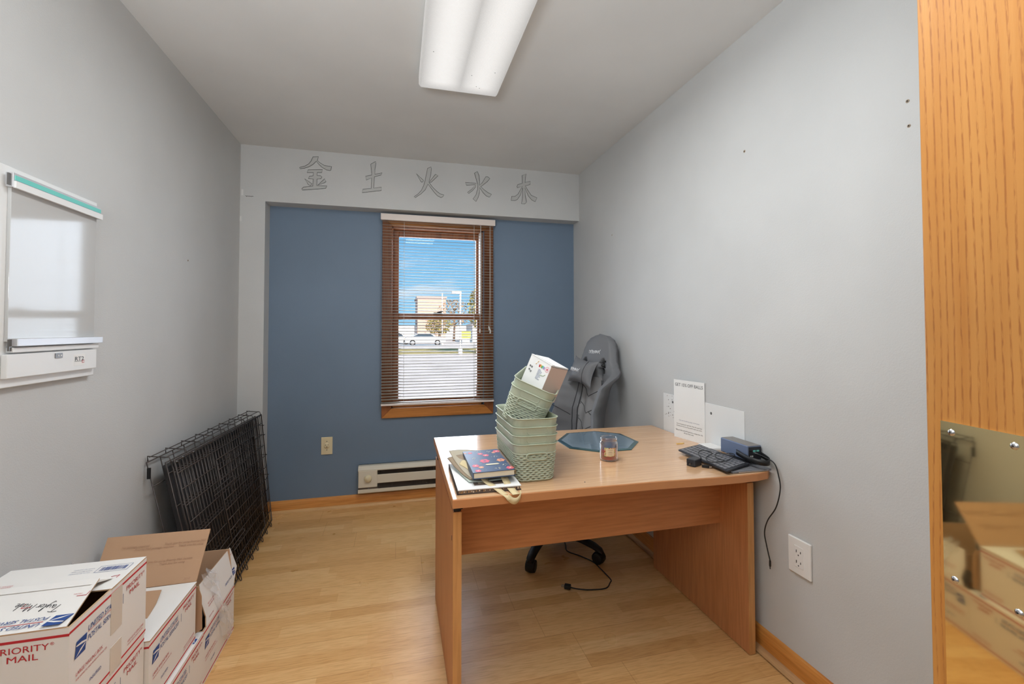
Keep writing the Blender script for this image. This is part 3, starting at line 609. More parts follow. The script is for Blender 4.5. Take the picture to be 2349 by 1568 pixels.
# backrest: racing shell with side wings, two harness slots, head section
BP = Vector((1.232, 2.655, .90)); UP = (-F * .20 + Z_ * .963).normalized(); BN = Tt.cross(UP).normalized()
if BN.dot(F) < 0: BN = -BN
WID = [(-.46, .205), (-.40, .235), (-.33, .232), (-.26, .205), (-.19, .190), (-.13, .205), (-.07, .220), (-.01, .232), (.03, .228), (.065, .212), (.10, .175), (.14, .150), (.19, .138), (.235, .122), (.27, .098), (.293, .062), (.303, .0)]
def wat(u):
    for (u0, w0), (u1, w1) in zip(WID, WID[1:]):
        if u <= u1: t_ = (u - u0) / (u1 - u0); t_ = t_ * t_ * (3 - 2 * t_); return w0 + (w1 - w0) * t_
    return 0
NU, NS = 64, 28
US = [-.46 + .763 * (1 - (1 - i / (NU - 1)) ** 1.25) for i in range(NU)]
def bpt(i, k, side):
    u = US[i]; s_ = -1 + 2 * k / (NS - 1); w = max(wat(u), .004); a = abs(s_)
    wing = max(0, min(1, (.10 - u) / .16)); wing = wing * wing * (3 - 2 * wing)
    fwd = .155 * wing * max(0, (a - .42) / .58) ** 1.25 + .018 * (1 - wing) * (1 - a * a)
    edge = .046 * max(0, 1 - ((a - .86) / .14) ** 2) ** .5 if a > .86 else .046
    edge *= min(1, max(.15, ((.303 - u) / .05)) ** .5) if u > .253 else 1
    th = edge
    pad = .012 * math.cos(s_ * PI * 3.2) * wing * (a < .47)
    d = fwd + pad + (th * .75 if side else -th * .75) * 1.0
    return BP + Tt * (s_ * w) + UP * u + BN * d
def hole(i, k):
    u = (US[i] + US[i + 1]) / 2; s_ = -1 + 2 * (k + .5) / (NS - 1); w = wat(u)
    x = abs(s_ * w); return ((x - .085) / .030) ** 2 + ((u - .085) / .058) ** 2 < 1
b = MB(); vs = [bpt(i, k, 1) for i in range(NU) for k in range(NS)] + [bpt(i, k, 0) for i in range(NU) for k in range(NS)]; off = NU * NS
cells = {(i, k) for i in range(NU - 1) for k in range(NS - 1) if not hole(i, k)}; fs, fs2 = [], []
for i, k in cells:
    a, c, d, e_ = i * NS + k, i * NS + k + 1, (i + 1) * NS + k + 1, (i + 1) * NS + k
    s_ = abs(-1 + 2 * (k + .5) / (NS - 1)) * wat(US[i]);
    (fs2 if (s_ < .088 and US[i] < .02) else fs).append((a, c, d, e_)); fs.append((off + a, off + e_, off + d, off + c))
    for nb, p, q in (((i - 1, k), a, c), ((i + 1, k), d, e_), ((i, k - 1), e_, a), ((i, k + 1), c, d)):
        if nb not in cells: fs.append((q, p, off + p, off + q))
b.add(vs, fs, 'chair_leather', True); b.add(vs, fs2, 'chair_panel', True); bo = b.build('backrest', ch)
def bp(x, u, lift=.002):
    w = wat(u); s_ = x / w; a = abs(s_); wing = max(0, min(1, (.10 - u) / .16)); wing = wing * wing * (3 - 2 * wing)
    fwd = .155 * wing * max(0, (a - .42) / .58) ** 1.25 + .018 * (1 - wing) * (1 - a * a) + .012 * math.cos(s_ * PI * 3.2) * wing * (a < .47)
    return BP + Tt * x + UP * u + BN * (fwd + .0345 + lift)
b = MB()
for u in (-.10, -.205, -.31):
    b.tube([bp(x_, u + abs(x_) * .75, 0) for x_ in [-.085 + .17 * i / 16 for i in range(17)]], .0022, 'chair_leather_dark', 5)
for s_ in (-1, 1):
    b.tube([bp(s_ * .090, -.44 + .45 * i / 16, .001) for i in range(17)], .0038, 'chair_leather_dark', 6)
    b.tube([bp(s_ * .112, -.44 + .45 * i / 16, .000) for i in range(17)], .0028, 'chair_leather_dark', 6)
    b.tube([bp(s_ * (.12 + .075 * i / 8), -.235 + .05 * i / 8, .000) for i in range(9)], .0018, 'chair_leather_dark', 5)
b.build('seam', bo)
# raised brand lettering on the head section
def lett(b, O, u, v, sz):
    """wide angular lettering built from bars: DOWINX"""
    G = {'D': [((0, 0), (0, 1)), ((0, 1), (.7, .85)), ((.7, .85), (.6, 0)), ((.6, 0), (.12, 0))], 'O': [((0, 0), (.1, 1)), ((.1, 1), (.75, 1)), ((.75, 1), (.65, 0)), ((.65, 0), (0, 0))],
         'W': [((.1, 1), (0, 0)), ((0, 0), (.4, 0)), ((.4, 0), (.5, .8)), ((.4, 0), (.85, 0)), ((.85, 0), (1, 1))], 'I': [((0, 0), (.08, .72)), ((.09, .9), (.1, 1.02))],
         'N': [((0, 0), (.1, 1)), ((.1, 1), (.7, 0)), ((.7, 0), (.8, 1))], 'X': [((-.1, 0), (.95, 1.25)), ((.1, 1), (.75, -.1))]}
    x = 0
    for c_, adv in zip('DOWINX', (.95, .95, 1.2, .3, 1.0, 1.0)):
        for (xa, ya_), (xb, yb_) in G[c_]:
            p, q = O(u, v, (x + xa) * sz, ya_ * sz), O(u, v, (x + xb) * sz, yb_ * sz); b.tube([p, q], sz * .10, 'thread_white', 5)
        x += adv
b = MB(); lett(b, lambda u, v, x, y: bp(-.052 + x, .172 + y, .0012), 0, 0, .0195); b.build('lettering', bo, label='white embroidered lettering')
# neck pillow strapped over the slots
PC = BP + Tt * (-.02) + UP * .045 + BN * .105; PU = (UP + BN * -.10 + Tt * .12).normalized(); PT = (Tt - PU * Tt.dot(PU)).normalized(); PN = PT.cross(PU)
if PN.dot(F) < 0: PN = -PN
b = MB(); N_ = 17; fr, bk = [], []
for i in range(N_):
    v = -1 + 2 * i / (N_ - 1); f1, f2 = [], []
    for k in range(N_):
        u = -1 + 2 * k / (N_ - 1); q = ((1 - u * u) * (1 - v * v)) ** .5; px_ = u * (.118 - .020 * (1 - v * v)); py_ = v * (.088 - .018 * (1 - u * u) - .010 * (u + 1) / 2 * 0)
        f1.append(PC + PT * px_ + PU * py_ + PN * (.052 * q)); f2.append(PC + PT * px_ + PU * py_ - PN * (.040 * q))
    fr.append(f1); bk.append(f2[::-1])
b.grid(fr, 'chair_leather'); b.grid(bk, 'chair_leather_dark'); po = b.build('neck_pillow', ch)
def pp(x, y, l=.0015):
    u, v = x / .105, y / .078; q = max(0, (1 - min(1, u * u)) * (1 - min(1, v * v))) ** .5; return PC + PT * x + PU * y + PN * (.052 * q + l)
b = MB(); lett(b, lambda u, v, x, y: pp(-.078 + x, -.012 + y), 0, 0, .0195); b.build('lettering', po, label='white embroidered lettering')
b = MB(); b.tube([pp(.052, -.07 + .14 * i / 12, .0003) for i in range(13)], .0016, 'chair_leather_dark', 5); b.build('seam', po)
for s_ in (-1, 1):
    b = MB(); b.tube([BP + Tt * (.085 * s_) + UP * .10 + BN * .05, BP + Tt * (.085 * s_) + UP * .095 + BN * -.05], .008, 'black_plastic', 6); b.build('strap', po)
# armrests
for s_ in (-1, 1):
    b = MB(); b.tube([S_(-.08, .20 * s_, .40), S_(-.10, .25 * s_, .41), S_(-.12, .262 * s_, .50), S_(-.14, .262 * s_, .642)], [.016, .018, .018, .02], 'black_plastic', 8)
    b.build('armrest_post', ch)
    b = MB(); b.obox(S_(-.15, .262 * s_, .655), F * .13, Tt * .042, Z_ * .014, 'black_plastic'); b.build('armrest', ch, bevel=.010, seg=3)

# ================================================================== shipping cartons by the left wall
def eagle(b, o, u, v, w, h, m='ink_blue'):
    """slanted blue badge crossed by a white sweep"""
    o, u, v = Vector(o), Vector(u), Vector(v)
    g = lambda x, y: o + u * (x * w) + v * (y * h)
    b.poly([g(0, 0), g(.86, 0), g(1, 1), g(.14, 1)], m)
    nrm = u.cross(v).normalized() * .0002
    k = lambda x, y: g(x, y) + nrm
    b.poly([k(.10, .78), k(.55, .74), k(.93, .60), k(.90, .50), k(.62, .58), k(.12, .70)], 'carton_white')
    b.poly([k(.06, .04), k(.45, .36), k(.88, .50), k(.80, .40), k(.52, .24)], 'carton_white')
def side_print(b, x, y0, y1, z0, z1, full=True, white=True):
    """printing on the face that looks into the room (+x)"""
    e_ = .0006; xx = x + e_; h = z1 - z0; u, v = Y_, Z_
    b.box(x, xx, y0, y1, z1 - .0150, z1 - .0105, 'ink_red'); b.box(x, xx, y0, y1, z0 + .0085, z0 + .0125, 'ink_red')
    xx += .0003
    eagle(b, (xx, y0 + .016, z0 + h * .615), u, v, .040, .034)
    b.text('UNITED STATES', (xx, y0 + .060, z0 + h * .782), u, v, .0165, 'ink_blue', width=.108, shear=.25)
    b.box(xx - .0002, xx, y0 + .060, y0 + .168, z0 + h * .770, z0 + h * .774, 'ink_red')
    b.text('POSTAL SERVICE®', (xx, y0 + .058, z0 + h * .680), u, v, .0165, 'ink_blue', width=.116, shear=.25)
    b.text('PRIORITY', (xx, y1 - .094, z0 + h * .815), u, v, .0155, 'ink_red', width=.076)
    b.text('®', (xx, y1 - .017, z0 + h * .84), u, v, .008, 'ink_red')
    b.text('MAIL', (xx, y1 - .080, z0 + h * .735), u, v, .0155, 'ink_red', width=.046)
    b.text('LARGE MAILING BOX', (xx, y0 + .022, z0 + h * .425), u, v, .0115, 'ink_red', width=.090)
    b.text('FOR DOMESTIC AND INTERNATIONAL USE', (xx, y0 + .022, z0 + h * .375), u, v, .006, 'ink_red', width=.106)
    b.text('VISIT US AT USPS.COM®', (xx, y1 - .086, z0 + h * .150), u, v, .0085, 'ink_red', width=.074)
    b.text('ORDER FREE SUPPLIES ONLINE', (xx, y1 - .086, z0 + h * .115), u, v, .005, 'ink_red', width=.070)
    b.text('INSURED', (xx, y0 + .068, z0 + h * .215), u, v, .010, 'ink_blue', width=.040)
    b.box(x, xx, y1 - .108, y1 - .1072, z1 - .062, z1 - .038, 'ink_grey')
def front_print(b, y, x0, x1, z0, z1):
    e_ = .0006; yy = y - e_; h = z1 - z0
    b.box(x0, x1, yy, y, z1 - .0175, z1 - .0125, 'ink_red'); b.box(x0, x1, yy, y, z0 + .0085, z0 + .0125, 'ink_red'); yy -= .0003
    cx = x1 - .080
    b.text('PRIORITY', (cx, yy, z0 + h * .812), X_, Z_, .0185, 'ink_red', width=.092, align=.5); b.text('®', (cx + .048, yy, z0 + h * .85), X_, Z_, .009, 'ink_red')
    b.text('MAIL', (cx + .002, yy, z0 + h * .725), X_, Z_, .0185, 'ink_red', width=.052, align=.5)
def barcode(b, o, u, v, w, h, n=26, seed=1):
    rnd = random.Random(seed); o, u, v = Vector(o), Vector(u), Vector(v); nn = u.cross(v).normalized() * .0002
    for (x0, y0, x1, y1) in ((0, 0, 1, .03), (0, .97, 1, 1), (0, 0, .012, 1), (.988, 0, 1, 1)):
        b.poly([o + u * (x * w) + v * (y * h) + nn for x, y in ((x0, y0), (x1, y0), (x1, y1), (x0, y1))], 'ink_blue')
    x = .1
    while x < .9:
        q = rnd.uniform(.006, .03); b.poly([o + u * (a * w) + v * (c * h) + nn for a, c in ((x, .22), (x + q, .22), (x + q, .78), (x, .78))], 'ink_blue'); x += q + rnd.uniform(.008, .03)
def flap(pts, out_n, name, par, m_in='carton_brown', m_out='carton_white', th=.0032, deco=None):
    """corrugated flap: out_n points to the printed side"""
    n_ = Vector(out_n).normalized(); pts = [Vector(p) for p in pts]; N = len(pts)
    b = MB(); a = [p + n_ * (th / 2) for p in pts]; c = [p - n_ * (th / 2) for p in pts]
    b.poly(a, m_out); b.poly(c, m_in); b.grid([a, c], 'carton_edge', smooth=False, closed=True)
    if deco: deco(b, n_)
    return b.build(name, par)

def carton(x0, x1, y0, y1, z0, z1, label, open_=False, group=None, lean=0.):
    r = empty('shipping_carton', ((x0 + x1) / 2, (y0 + y1) / 2, z0), label, 'cardboard box', group)
    b = MB(); t_ = .0035
    if open_:
        b.add([(x, y, z) for z in (z0, z1) for x, y in ((x0, y0), (x1, y0), (x1, y1), (x0, y1))], [(3, 2, 1, 0), (0, 1, 5, 4), (1, 2, 6, 5), (2, 3, 7, 6), (3, 0, 4, 7)], 'carton_white')
        t2 = t_ + .0003; i0, i1, k0, k1 = x0 + t2, x1 - t2, y0 + t2, y1 - t2
        b.poly([(i0, k0, z0 + t2), (i1, k0, z0 + t2), (i1, k1, z0 + t2), (i0, k1, z0 + t2)], 'carton_brown')
        b.grid([[(i0, k0, z), (i1, k0, z), (i1, k1, z), (i0, k1, z)] for z in (z0 + t2, z1)], 'carton_brown', smooth=False, closed=True)
        b.grid([[(x0, y0, z1 + .0002), (x1, y0, z1 + .0002), (x1, y1, z1 + .0002), (x0, y1, z1 + .0002)], [(i0, k0, z1 + .0002), (i1, k0, z1 + .0002), (i1, k1, z1 + .0002), (i0, k1, z1 + .0002)]], 'carton_edge', smooth=False, closed=True)
    else: b.box(x0, x1, y0, y1, z0, z1, 'carton_white')
    side_print(b, x1, y0, y1, z0, z1); front_print(b, y0, x0, x1, z0, z1)
    o = b.build('carton_body', r); return r, o
GA = 'printed shipping cartons stacked along the left wall'
# nearest stack of three
r, _ = carton(-.960, -.662, 1.158, 1.458, 0, .203, 'white printed carton on the floor at the bottom of the nearest stack', group=GA)
r, _ = carton(-.958, -.661, 1.160, 1.457, .203, .405, 'white printed carton in the middle of the nearest stack', group=GA)
AX0, AX1, AY0, AY1, AZ0, AZ1 = -.957, -.659, 1.158, 1.458, .405, .609
r, ab = carton(AX0, AX1, AY0, AY1, AZ0, AZ1, 'large white printed carton on top of the nearest stack, taped lid gaping at the side', True, GA)
def dA(b, n_):
    # upside-down printing and handwriting on the near lid flap
    fu = Vector((-1, 0, 0)); fv = Vector((0, -1, 0)); 
    def at(x, y): return Vector((x, y, lidz(y) + .0026))
    b.text('UNITED STATES', at(-.722, 1.180), fu, fv, .017, 'ink_blue', width=.108, shear=.25)
    b.text('POSTAL SERVICE®', at(-.716, 1.199), fu, fv, .017, 'ink_blue', width=.116, shear=.25)
    b.box(-.83, -.72, 1.1830, 1.1842, lidz(1.183) + .0022, lidz(1.183) + .0026, 'ink_red')
    eagle(b, at(-.674, 1.199), fu, fv, .038, .036)
    # handwriting: pen strokes, (x, y) in letter heights
    H = [[(0, 1.0), (.5, 1.15), (1.05, 1.1)], [(.6, 1.1), (.45, .5), (.3, 0)], [(1.05, .45), (.85, .5), (.75, .2), (.9, .02), (1.1, .4), (1.1, .05), (1.25, .1)], [(1.35, .5), (1.42, .1), (1.6, .15), (1.75, .5), (1.65, -.1), (1.4, -.5), (1.25, -.4)],
         [(1.8, .1), (2.1, .6), (2.2, 1.1), (2.05, .9), (2.05, .1), (2.2, .05)], [(2.5, .45), (2.3, .3), (2.35, .02), (2.6, .1), (2.6, .4), (2.5, .45)], [(2.75, .5), (2.8, .05), (2.85, .4), (3.1, .5)],
         [(3.35, 0), (3.6, 1.1), (3.8, .2), (4.15, 1.15), (4.2, .0)], [(4.75, .45), (4.5, .4), (4.45, .05), (4.7, .1), (4.8, .45), (4.8, .02)], [(5.2, .4), (5.0, .35), (5.0, .02), (5.2, .1), (5.4, 1.1), (5.25, .02)], [(5.45, .2), (5.75, .3), (5.7, .5), (5.5, .4), (5.5, .05), (5.85, .05)]]
    for st_ in H: b.tube([at(-.716 - .0165 * x, 1.236 - .021 * y + .004 * x) for x, y in [tuple(p.xy) for p in spline([(a_, c_, 0) for a_, c_ in st_], 5)]], .0005, 'ink_black', 4)
    b.text('FROM', at(-.700, 1.272), fu, fv, .006, 'ink_red')
    for x, y, sx in ((-.688, 1.262, 1), (-.795, 1.240, -1)):
        b.tube([at(x + .0 * sx, y + .014), at(x, y), at(x - .018 * sx, y)], .0006, 'ink_red', 4)
def lidz(y): return AZ1 + .001 + .016 * (y - AY0) / .17
flap([(AX0, AY0, AZ1 + .001), (AX1 - .006, AY0 + .001, AZ1 + .001), (-.697, AY0 + .17, lidz(AY0 + .17)), (AX0, AY0 + .17, lidz(AY0 + .17))], (0, -.09, 1), 'flap', r, deco=dA)
def dA2(b, n_):
    z = AZ1 + .0034
    barcode(b, (-.745, 1.392, z), (1, 0, 0), (0, 1, 0), .072, .034, seed=3)
    for k in range(3): b.text('ORIGIN ZONE LABEL POSITION', (-.800, 1.395 + k * .010, z), X_, Y_, .006, 'ink_grey', width=.045)
    for x, y in ((-.690, 1.36), (-.80, 1.335)): b.tube([(x, y, z), (x + .016, y + .006, z), (x + .014, y - .006, z)], .0006, 'ink_red', 4)
    for k in range(3): b.text('SCAN TO ORDER YOUR SUPPLIES', (-.945, 1.355 + k * .007, z), X_, Y_, .006, 'ink_red', width=.05)
flap([(AX0, 1.302, AZ1 + .001), (AX1 + .001, 1.300, AZ1 + .0005), (AX1, AY1, AZ1 + .001), (AX0, AY1, AZ1 + .001)], (0, 0, 1), 'flap', r, deco=dA2)
b = MB(); b.box(AX1, AX1 + .0011, 1.300, 1.345, .500, .598, 'tape'); b.box(AX1, AX1 + .0011, 1.300, 1.345, .408, .470, 'tape')
b.poly([(AX0, 1.300, lidz(1.30) + .003), (-.700, 1.300, lidz(1.30) + .003), (-.680, 1.350, AZ1 + .0035), (AX0, 1.350, AZ1 + .0035)], 'tape'); b.build('packing_tape', r)
# second stack: floor carton and the one with its rear flap raised
r, _ = carton(-.940, -.640, 1.500, 1.797, 0, .190, 'white printed carton on the floor directly under the one with the raised brown flap', group=GA)
b = MB(); zz = .1905
eagle(b, (-.644, 1.735, zz), (0, 1, 0), (-1, 0, 0), .03, .02); b.build('top_printing', r)
CX0, CX1, CY0, CY1, CZ0, CZ1 = -.952, -.650, 1.460, 1.757, .190, .379
r, cb = carton(CX0, CX1, CY0, CY1, CZ0, CZ1, 'white printed carton with its brown rear flap standing up, on another carton', True, GA)
def dC(b, n_):
    z = CZ1 + .0034
    b.text('VISIT US AT USPS.COM', (-.676, 1.655, z), (.15, 1, 0), (-1, .15, 0), .009, 'ink_red', width=.075)
    b.text('ORDER FREE SUPPLIES', (-.664, 1.658, z), (.15, 1, 0), (-1, .15, 0), .006, 'ink_red', width=.06)
    b.text('LARGE', (-.735, 1.588, z), X_, Y_, .012, 'ink_red'); b.text('MAILING BOX', (-.735, 1.574, z), X_, Y_, .012, 'ink_red', width=.07)
    for k in range(2): b.text('FOR DOMESTIC AND', (-.72, 1.565 - k * .008, z), X_, Y_, .006, 'ink_red')
    b.tube([(-.715, 1.635, z), (-.700, 1.725, z)], .0007, 'ink_red', 4)
flap([(CX0, CY0, CZ1 + .001), (CX1 + .001, CY0, CZ1 + .001), (CX1 + .004, CY1 - .004, CZ1 + .004), (CX0, CY1 - .004, CZ1 + .001)], (0, 0, 1), 'flap', r, deco=dC)
flap([(-.82, 1.57, CZ1 + .004), (-.706, 1.572, CZ1 + .004), (-.713, 1.640, CZ1 + .010), (-.729, 1.708, CZ1 + .014), (-.82, 1.712, CZ1 + .014)], (0, 0, -1), 'flap', r)
def dC2(b, n_):
    d = Vector((0, .105, .15)).normalized()
    for s_, x, q in (('No postage required', -.90, .125), ('Thank you for using Priority Mail', -.775, .125), ('Priority Mail postage required', -.86, .115), ('Thank you for using', -.73, .115), ('postage required', -.95, .072), ('Thank you for using Priority Mail Service', -.835, .072), ('Thank you for using', -.775, .062), ('Priority', -.95, .062), ('2010', -.69, .008)):
        b.text(s_, Vector((x, CY1 + .003, CZ1 + .004)) + d * q - n_ * .0022, X_, d, .0095, 'ink_brown', shear=.2)
flap([(CX0, CY1 + .002, CZ1 + .003), (CX1 + .0, CY1 + .002, CZ1 + .003), (CX1 + .006, CY1 + .100, CZ1 + .137), (CX0 - .003, CY1 + .103, CZ1 + .139)], (0, .137, -.098), 'flap', r, deco=dC2, th=.004, )
# far open carton on the floor
EX0, EX1, EY0, EY1, EZ1 = -.945, -.643, 1.802, 2.110, .188
r, eb = carton(EX0, EX1, EY0, EY1, 0, EZ1, 'open white carton with plastic wrap on its side, farthest of the cartons', True, GA)
def dE(b, n_):
    q = lambda y, s_: Vector((EX1 - .0357 * s_ / .135 - .0, y, EZ1 + s_)) + n_ * .0022
    up = Vector((-.27, 0, 1)).normalized()
    b.text('VISIT US AT USPS.COM', q(1.875, .050), Y_, up, .009, 'ink_red', width=.07); b.text('ORDER FREE SUPPLIES', q(1.875, .042), Y_, up, .006, 'ink_red', width=.06)
    b.text('UNITED STATES', q(2.03, .030), Y_, up, .011, 'ink_blue', width=.075, shear=.25); eagle(b, q(2.115, .028), Y_, up, .03, .024)
    b.text('FROM', q(2.14, .100), Y_, up, .007, 'ink_red'); b.text('PRIORITY MAIL', q(1.86, .012), Y_, up, .006, 'ink_red')
flap([(-.643, 1.824, .188), (-.643, 2.100, .188), (-.654, 2.172, .228), (-.677, 2.160, .313), (-.679, 1.858, .321), (-.662, 1.838, .262), (-.650, 1.842, .214)], (1, 0, .27), 'flap', r, deco=dE)
flap([(EX0, EY1 + .001, EZ1), (EX1 - .004, EY1 + .001, EZ1), (EX1 - .026, EY1 + .022, .320), (EX0, EY1 + .022, .322)], (0, 1, 0), 'flap', r)
flap([(-.80, 1.775, .193), (-.668, 1.776, .193), (-.637, 1.7765, .212), (-.640, 1.777, .322), (-.650, 1.777, .356), (-.80, 1.777, .352)], (0, 1, 0), 'flap', r, m_out='carton_brown')
b = MB(); b.box(-.75, -.665, 1.83, 1.93, .006, .205, 'book_dark'); mark(b.build('box_of_goods', loc=(-.70, 1.88, .006), bevel=.002), 'dark packaged item standing inside the farthest open carton', 'package')
# crumpled clear wrap hanging on that carton
b = MB(); rnd = random.Random(11); rows = []
PX = [(.345, 1.875, 1.93), (.31, 1.885, 1.985), (.28, 1.905, 1.985), (.25, 1.915, 1.965), (.22, 1.915, 1.955), (.18, 1.925, 1.975), (.15, 1.935, 2.005), (.11, 1.945, 2.035), (.07, 1.96, 2.06), (.035, 1.985, 2.055)]
for z, ya, yb in PX:
    xb = -.636 - max(0, z - .19) * .27
    rows.append([(xb + rnd.uniform(0, .016) * (0 if k in (0, 7) else 1), ya + (yb - ya) * k / 7 + rnd.uniform(-.006, .006), z + rnd.uniform(-.006, .006)) for k in range(8)])
b.grid(rows, 'wrap_film', smooth=False); mark(b.build('plastic_wrap', loc=(-.63, 1.96, .035)), 'crumpled clear plastic wrap clinging to the side of the farthest carton', 'plastic wrap')
b = MB(); b.box(-.985, -.984, 1.706, 1.741, .40, .497, 'clear_plastic'); mark(b.build('plastic_strip', loc=(-.985, 1.72, .40)), 'thin clear plastic strip standing against the left wall behind the nearest carton', 'plastic strip')

# ================================================================== folded wire crate
kr = empty('wire_crate', (-.83, 2.64, 0), 'folded black wire dog crate leaning against the left wall by the blue wall', 'dog crate')
def kp(q, y, s_):           # q = depth behind the front panel, s_ = distance up the leaning plane
    return Vector((-.735 - .031 * (y - 2.2) - q * .78 - (.155 - .085 * (y - 2.2)) * s_ / .69, y, .006 + .985 * s_))
KY0, KY1 = 2.175, 3.205
def wires(b, q, y0, y1, s0, s1, nv, hs, r=.0021, m='black_wire'):
    for k in range(nv): y = y0 + (y1 - y0) * k / (nv - 1); b.tube([kp(q, y, s0), kp(q, y, s1)], r, m, 4)
    for s_ in hs: b.tube([kp(q - .003, y0, s_), kp(q - .003, y1, s_)], r * 1.15, m, 4)
H1 = [.012, .08, .15, .22, .29, .36, .43, .50, .57, .64, .69]
b = MB(); wires(b, 0, KY0, KY1, .01, .695, 36, H1); b.tube([kp(0, KY0, .01), kp(0, KY1, .01), kp(0, KY1, .695), kp(0, KY0, .695)], .0032, 'black_wire', 6, closed=True)
for k in range(7):
    y = 2.50 + k * .105; b.tube(spline([kp(-.002, y, .03), kp(-.012, y, -.0), kp(-.018, y + .004, .0), kp(-.016, y + .006, .02)], 4), .0022, 'black_wire', 5)
b.build('wire_panel', kr)
b = MB(); wires(b, -.010, 2.50, 3.02, .05, .60, 15, [.05, .10, .15, .20, .25, .30, .35, .40, .45, .50, .55, .60], .0019); b.tube([kp(-.010, 2.50, .05), kp(-.010, 3.02, .05), kp(-.010, 3.02, .60), kp(-.010, 2.50, .60)], .003, 'black_wire', 6, closed=True)
do = b.build('crate_door', kr)
for s_ in (.20, .48):
    b = MB(); b.tube(spline([kp(-.018, 2.40, s_), kp(-.018, 2.62, s_), kp(-.03, 2.63, s_ - .012), kp(-.018, 2.60, s_ - .022), kp(-.018, 2.40, s_ - .022)], 5), .0026, 'black_wire', 6); b.build('door_latch', do)
for q, dy, nv in ((.022, .012, 35), (.044, .004, 30)):
    b = MB(); wires(b, q, KY0 + dy, KY1 - dy, .02, .68, nv, H1[1:10:2]); b.tube([kp(q, KY0 + dy, .02), kp(q, KY1 - dy, .02), kp(q, KY1 - dy, .685), kp(q, KY0 + dy, .685)], .003, 'black_wire', 6, closed=True); b.build('wire_panel', kr)
b = MB(); q = .104; wires(b, q, KY0 - .03, KY1, .03, .70, 12, [.03, .35, .60, .70], .0022)
b.build('wire_panel', kr)
b = MB()                                     # folded end frame: wire loops joining front and back over the top
for k in range(9):
    y = KY0 - .02 + (KY1 - KY0 + .01) * k / 8; b.tube([kp(.0, y, .69), kp(.004, y, .712), kp(.100, y, .722), kp(.104, y, .70)], .0024, 'black_wire', 5)
b.tube([kp(.02, KY0 - .02, .714), kp(.02, KY1, .714)], .0022, 'black_wire', 5); b.tube([kp(.085, KY0 - .03, .721), kp(.085, KY1, .721)], .0022, 'black_wire', 5)
for s_ in (.30, .43, .56, .62): b.tube([kp(0, KY1, s_), kp(-.006, KY1 + .022, s_), kp(.05, KY1 + .024, s_), kp(.10, KY1 + .002, s_)], .0020, 'black_wire', 5)
b.build('end_frame', kr)
b = MB(); b.prism([kp(.052, KY0 + .02, .02), kp(.052, KY1 - .03, .02), kp(.052, KY1 - .03, .665), kp(.052, KY0 + .02, .665)], (-.022, 0, .004), 'black_tray'); b.build('tray', kr, bevel=.006, label='black plastic floor pan')
b = MB(); b.obox(kp(.104, KY0 - .032, .655), (.006, 0, 0), (0, .003, 0), (0, 0, .022), 'black_plastic'); b.build('clip', kr)
for y, s_ in ((2.19, .685), (2.24, .69), (2.33, .688), (2.75, .688), (2.95, .688)):
    MB().lathe([(.0042, -.008), (.0042, .008)], kp(-.002, y, s_), 'steel_dark', 8, axis=(0, 1, 0), cap=True).build('hinge_clip', kr)

# ================================================================== baskets on the desk
def ring(w, l, r, n=140):
    """points and normals evenly spaced round a rounded rectangle (w along x, l along y), starting mid near end"""
    per = 2 * (w + l) - 8 * r + 2 * PI * r; seg = []
    sides = [((0, -l / 2), (1, 0), w / 2 - r), ('c', (w / 2 - r, -l / 2 + r), -PI / 2), ((w / 2, -l / 2 + r), (0, 1), l - 2 * r), ('c', (w / 2 - r, l / 2 - r), 0),
             ((w / 2 - r, l / 2), (-1, 0), w - 2 * r), ('c', (-w / 2 + r, l / 2 - r), PI / 2), ((-w / 2, l / 2 - r), (0, -1), l - 2 * r), ('c', (-w / 2 + r, -l / 2 + r), PI), ((-w / 2 + r, -l / 2), (1, 0), w / 2 - r)]
    out = []
    for i in range(n):
        d = per * i / n
        for s_ in sides:
            L = r * PI / 2 if s_[0] == 'c' else s_[2]
            if d <= L + 1e-9:
                if s_[0] == 'c': a = s_[2] + d / r; out.append((s_[1][0] + r * math.cos(a), s_[1][1] + r * math.sin(a), math.cos(a), math.sin(a)))
                else: out.append((s_[0][0] + s_[1][0] * d, s_[0][1] + s_[1][1] * d, s_[1][1], -s_[1][0]))
                break
            d -= L
    return out
BH = .130
def bring(h, off=0, n=140): t_ = h / BH; return [(x + nx * off, y + ny * off) for x, y, nx, ny in ring(.140 + .020 * t_, .296 + .026 * t_, .036, n)]
bk0 = empty('storage_basket', (.470, 1.652, DZ), 'sage green woven plastic basket at the bottom of the stack on the desk', 'basket', 'sage green plastic baskets on the desk')
b = MB(); NB, KW, ROWS = 240, 40, 13; O = Vector((.470, 1.652, DZ))
for r_ in range(ROWS):
    zc = .007 + r_ * .0075; ph = PI * (r_ % 2); rows = []
    for dz, do_ in ((-.0034, 0.), (0, .0016), (.0034, 0.)):
        row = []
        for i in range(NB):
            a = 2 * PI * KW * i / NB + ph; z = zc + dz + .0013 * math.cos(a)
            row.append((z, i, do_ + .0012 * math.cos(a)))
        rows.append(row)
    P3 = []
    for row in rows:
        pts = []
        for z, i, of in row:
            t_ = max(0, z) / BH; key = round(t_ * 60)
            RC = globals().setdefault('RC', {})
            if key not in RC: RC[key] = ring(.140 + .020 * key / 60, .296 + .026 * key / 60, .036, NB)
            x, y, nx, ny = RC[key][i]; pts.append(O + Vector((x + nx * of, y + ny * of, z)))
        P3.append(pts)
    b.grid(P3, 'sage_plastic', closed=True)
b.build('woven_wall', bk0, solid=.0011)
b = MB(); hs = [(.100, 0), (.106, .001), (.112, .0003), (.118, .0012), (.125, .0006), (.1285, .0016), (.1295, .0042), (.1315, .0045), (.1320, .0015), (.1305, -.0006), (.120, -.0012), (.100, -.0012)]
